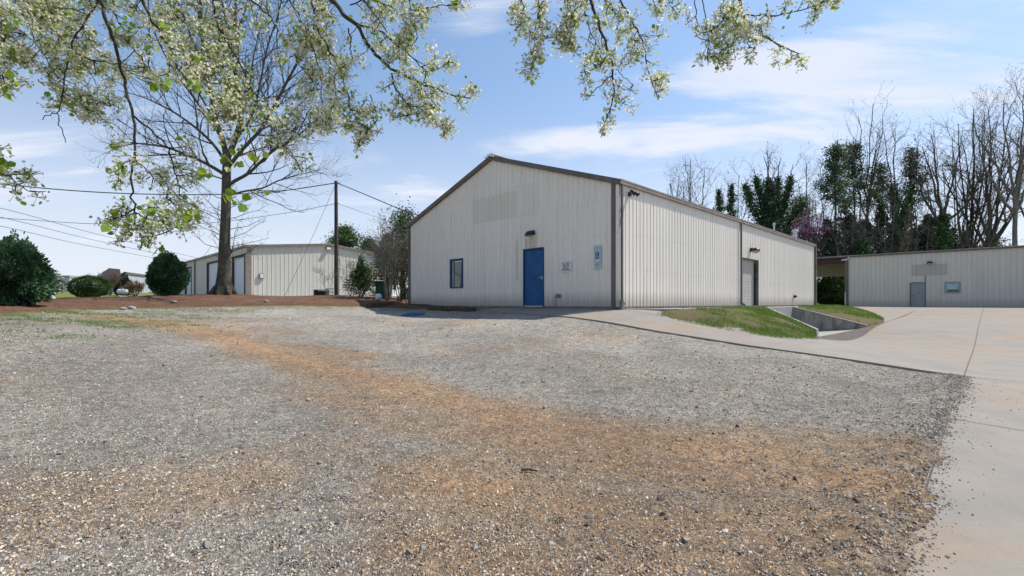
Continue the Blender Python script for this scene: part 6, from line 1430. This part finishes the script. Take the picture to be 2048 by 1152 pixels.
wood_bare(1735, 205, 95, 50, 'tallest narrow bare tree in the middle of the wood with ivy on its lower trunk', 112, r=.2, fork=.5, nl=5, ivy=(0, .42, .9, False), dens=.9)
wood_bare(1722, 385, 60, 46, 'short ivy wrapped stump beside the tallest bare tree', 122, r=.22, fork=.6, nl=3, ivy=(0, .6, 1.2, False), dens=.6, name='ivy_clad_tree')
wood_bare(1792, 248, 100, 48, 'V forked bare tree with ivy up both stems', 113, r=.24, fork=.40, nl=4, ivy=(0, .66, .95, True), name='ivy_clad_tree')
conifer(1822, 302, 420, 56, 52, 'narrow pine right of the V forked ivy tree', 213, 'pine', 'pine_tree', 5000, True)
conifer(1762, 330, 430, 70, 55, 'airy pine behind the V forked tree', 214, 'pine', 'pine_tree', 5000, True)
wood_bare(1845, 315, 90, 53, 'leaning bare tree between narrow pine and the ivy pillar', 123, r=.16, fork=.4, nl=4, lean=-30)
wood_bare(1886, 255, 150, 46, 'bare tree whose trunk is a thick ivy pillar', 114, r=.34, fork=.52, nl=5, ivy=(0, .54, 1.15, False), name='ivy_clad_tree', lean=0)
wood_bare(1935, 225, 190, 50, 'wide spreading bare oak right of the ivy pillar', 115, r=.3, fork=.25, nl=9, dens=1.15, twl=1.05)
wood_bare(1978, 215, 170, 48, 'reddish trunked bare tree second from the right', 116, r=.34, fork=.34, nl=7, dens=1.1)
wood_bare(1912, 280, 130, 54, 'smaller bare tree behind the wide spreading one', 126, r=.2, fork=.25, nl=6)
wood_bare(2030, 168, 150, 44, 'tall pale trunked bare tree near the right edge', 117, r=.32, fork=.50, nl=7, dens=1.1, m='bark_pale')
wood_bare(2075, 215, 160, 50, 'bare tree cut off by the right edge', 118, r=.3, fork=.38, nl=6)
for i, (px, tp_, wp, Yk, lb) in enumerate(((1655, 440, 100, 49, 'dark low evergreen left of the tall pine foot'), (1700, 430, 110, 54, 'dark low evergreen behind the tall pine trunk'), (1762, 425, 110, 51, 'dark low evergreen between ivy stump and V forked tree'), (1812, 412, 110, 55, 'dark low evergreen right of the V forked trunk'), (1856, 432, 90, 52, 'dark low evergreen left of the ivy pillar'), (1935, 462, 90, 54, 'dark low evergreen under the spreading oak'), (1728, 440, 120, 58, 'broad dark evergreen far behind the ivy stump'), (1790, 450, 120, 58, 'broad dark evergreen far behind the V forked trunk'), (1835, 455, 120, 58, 'broad dark evergreen far behind the leaning tree'), (1580, 430, 90, 55, 'dark evergreen between the big ivy tree and the redbud'), (1690, 400, 110, 60, 'tall shadowy evergreen filling in behind the twin pines'), (1865, 440, 100, 59, 'shadowy evergreen behind the ivy pillar'), (1905, 458, 90, 57, 'shadowy low evergreen right of the ivy pillar'), (1985, 468, 90, 58, 'shadowy low evergreen behind the reddish trunk'), (1610, 450, 80, 50, 'dark low evergreen under the redbud'))):
    conifer(px, tp_, 540, wp, Yk, lb, 300+i, n=6000 if i < 5 else 3500, leaf=.26)
for i, (px, tp_, sp_2, Yk) in enumerate(((1700, 425, 110, 47), (1775, 415, 110, 47), (1832, 420, 100, 47), (1950, 400, 110, 47))):
    wood_bare(px, tp_, sp_2, Yk, ('low tangled bare tree in front of the twin pines', 'low tangled bare tree before the V forked tree', 'low tangled bare tree left of the ivy pillar', 'low tangled bare tree under the spreading oak')[i], 140+i, r=.1, fork=.3, nl=6, dens=1.3, m='bark_pale')
# seen through the open bay
shrub('laurel_bush', 1655, 612, 56, 2.2, 3.4, 6000, .2, M['boxwood'], 'green laurel bush seen through the open bay', 'bushes behind the open bay', seed=51, amp=.2, zb=-.4)
shrub('laurel_bush', 1688, 612, 58, 2.4, 2.6, 5000, .2, M['camellia'], 'darker laurel bush at the right of the open bay', 'bushes behind the open bay', seed=52, amp=.2, zb=-.4)
conifer(1672, 520, 612, 80, 62, 'dark evergreen wall of shade behind the bay bushes', 331, n=7000, leaf=.3)
# trees behind the storage building and by the main building's left corner
conifer(690, 458, 500, 48, 58, 'rounded green pine just right of the utility pole, behind the storage roof', 221, 'boxwood', 'pine_tree', 6000, True, leaf=.22, zb=.3)
conifer(740, 484, 520, 50, 55, 'low olive pine right of the rounded one behind the storage roof', 222, 'pine', 'pine_tree', 5000, True, zb=.3)
conifer(668, 480, 500, 20, 60, 'small green treetop at the left of the utility pole', 224, 'boxwood', 'pine_tree', 1500, True, zb=.3)
conifer(806, 430, 560, 56, 29, 'tall evergreen rising at the left edge of the main building', 223, 'pine', 'evergreen_tree', 9000, True, zb=.1, leaf=.13)
conifer(775, 470, 600, 75, 31, 'bushy olive evergreen behind the bare shrub', 226, 'olive', 'evergreen_tree', 9000, zb=.1, leaf=.12)
# far tree line on the left horizon
g = np.random.default_rng(91); n = 9000; a = np.linspace(0, 1, 60); px_s = g.uniform(-150, 480, n); hh = 2.0+3.0*np.abs(np.sin(px_s*.05))+2.2*np.abs(np.sin(px_s*.021+1)); Yd_ = g.uniform(170, 200, n)
P = np.stack([(px_s-CX)/F*Yd_, Yd_, 1.5+hh*g.random(n)**.7+0.5], -1); prop(foliage('distant_wood', P, 1.0, M['conifer'], None, .6, 1.8, 4), 'low distant line of trees on the left horizon', 'trees', kind='stuff')

# ------------------------------------------------------------------ ground cover
def blades(name, P, h, wd, m, lo, hi, seed, lean=.5, **k):
    g = np.random.default_rng(seed); n = len(P); a = g.uniform(0, 6.28, n); u = np.stack([np.cos(a), np.sin(a), 0*a], -1); hh = (h*g.uniform(.5, 1.3, n))[:, None]
    l = g.normal(0, lean, (n, 2)); tip = P+np.concatenate([l*hh, hh], 1); V = np.stack([P-u*wd/2, P+u*wd/2, tip+u*wd*.1, tip-u*wd*.1], 1).reshape(-1, 3)
    return prop(npmesh(name, V, np.arange(4*n).reshape(-1, 4), m, None, False, {'tint': tints(n, lo, hi, seed, .2)}), **k)
def onmesh(V, F, n, seed, keepf=None):
    g = np.random.default_rng(seed); A = V[F]; ar = np.linalg.norm(np.cross(A[:, 1]-A[:, 0], A[:, 3]-A[:, 0]), axis=1); i = g.choice(len(F), n, p=ar/ar.sum()); u, v = g.random((2, n, 1)); q = A[i]
    P = (q[:, 0]*(1-u)+q[:, 1]*u)*(1-v)+(q[:, 3]*(1-u)+q[:, 2]*u)*v; 
    if keepf is not None: P = P[keepf(P, g)]
    return P
kf = lambda P, g: wob(P[:, 0], P[:, 1], 1.6)+g.normal(0, .35, len(P)) > .12
blades('bank_grass', onmesh(b1V, b1F, 26000, 3, kf), .075, .012, M['blade'], .7, 1.5, 3, label='green grass growing on the bank left of the dock ramp', cat='grass', kind='stuff')
blades('bank_grass', onmesh(b2V, b2F, 22000, 4, kf), .09, .016, M['blade'], .7, 1.5, 4, label='green grass growing on the bank right of the dock ramp', cat='grass', kind='stuff')
g = np.random.default_rng(15); n = 160000; y = 6+15*g.random(n); x = -y*1.12+g.random(n)*(y*1.12-4.0)
w_ = weedf(x, y); k = (g.random(n) < np.clip((w_-.30)*1.3, 0, .55)) & (wob(x, y, 2.4)+g.normal(0, .3, n) > .28) & inpoly(x, y, gpoly) & ~inpoly(x, y, mb_poly); x, y = x[k], y[k]
blades('weeds', np.stack([x, y, zgravel(x, y)], -1), .045, .012, M['blade'], .7, 1.7, 6, .9, label='sparse low weeds growing through the gravel beside the mulch', cat='weeds', kind='stuff')
n = 26000; px_s = g.uniform(-31, 0, n); py_s = g.uniform(10, 34, n); k = inpoly(px_s, py_s, mb_poly) & (np.abs(px_s/py_s) < 1.15); x, y = px_s[k], py_s[k]; P = np.stack([x, y, zmulch(x, y)+.012], -1)
V, F = leaves(P, .2, np.stack([0*x, 0*x, .25+0*x], -1), .05, .4, 7); V[:, 2] = np.maximum(V[:, 2], np.repeat(P[:, 2], 4)-.0)
V[:, 2] = np.repeat(P[:, 2], 4)+(V[:, 2]-np.repeat(P[:, 2], 4))*.3
prop(npmesh('pine_straw', V, F, M['straw'], None, False, {'tint': tints(len(F), .4, 1.7, 8, .2)}), 'reddish brown pine straw strewn over the mulch bed', 'pine straw', kind='stuff')
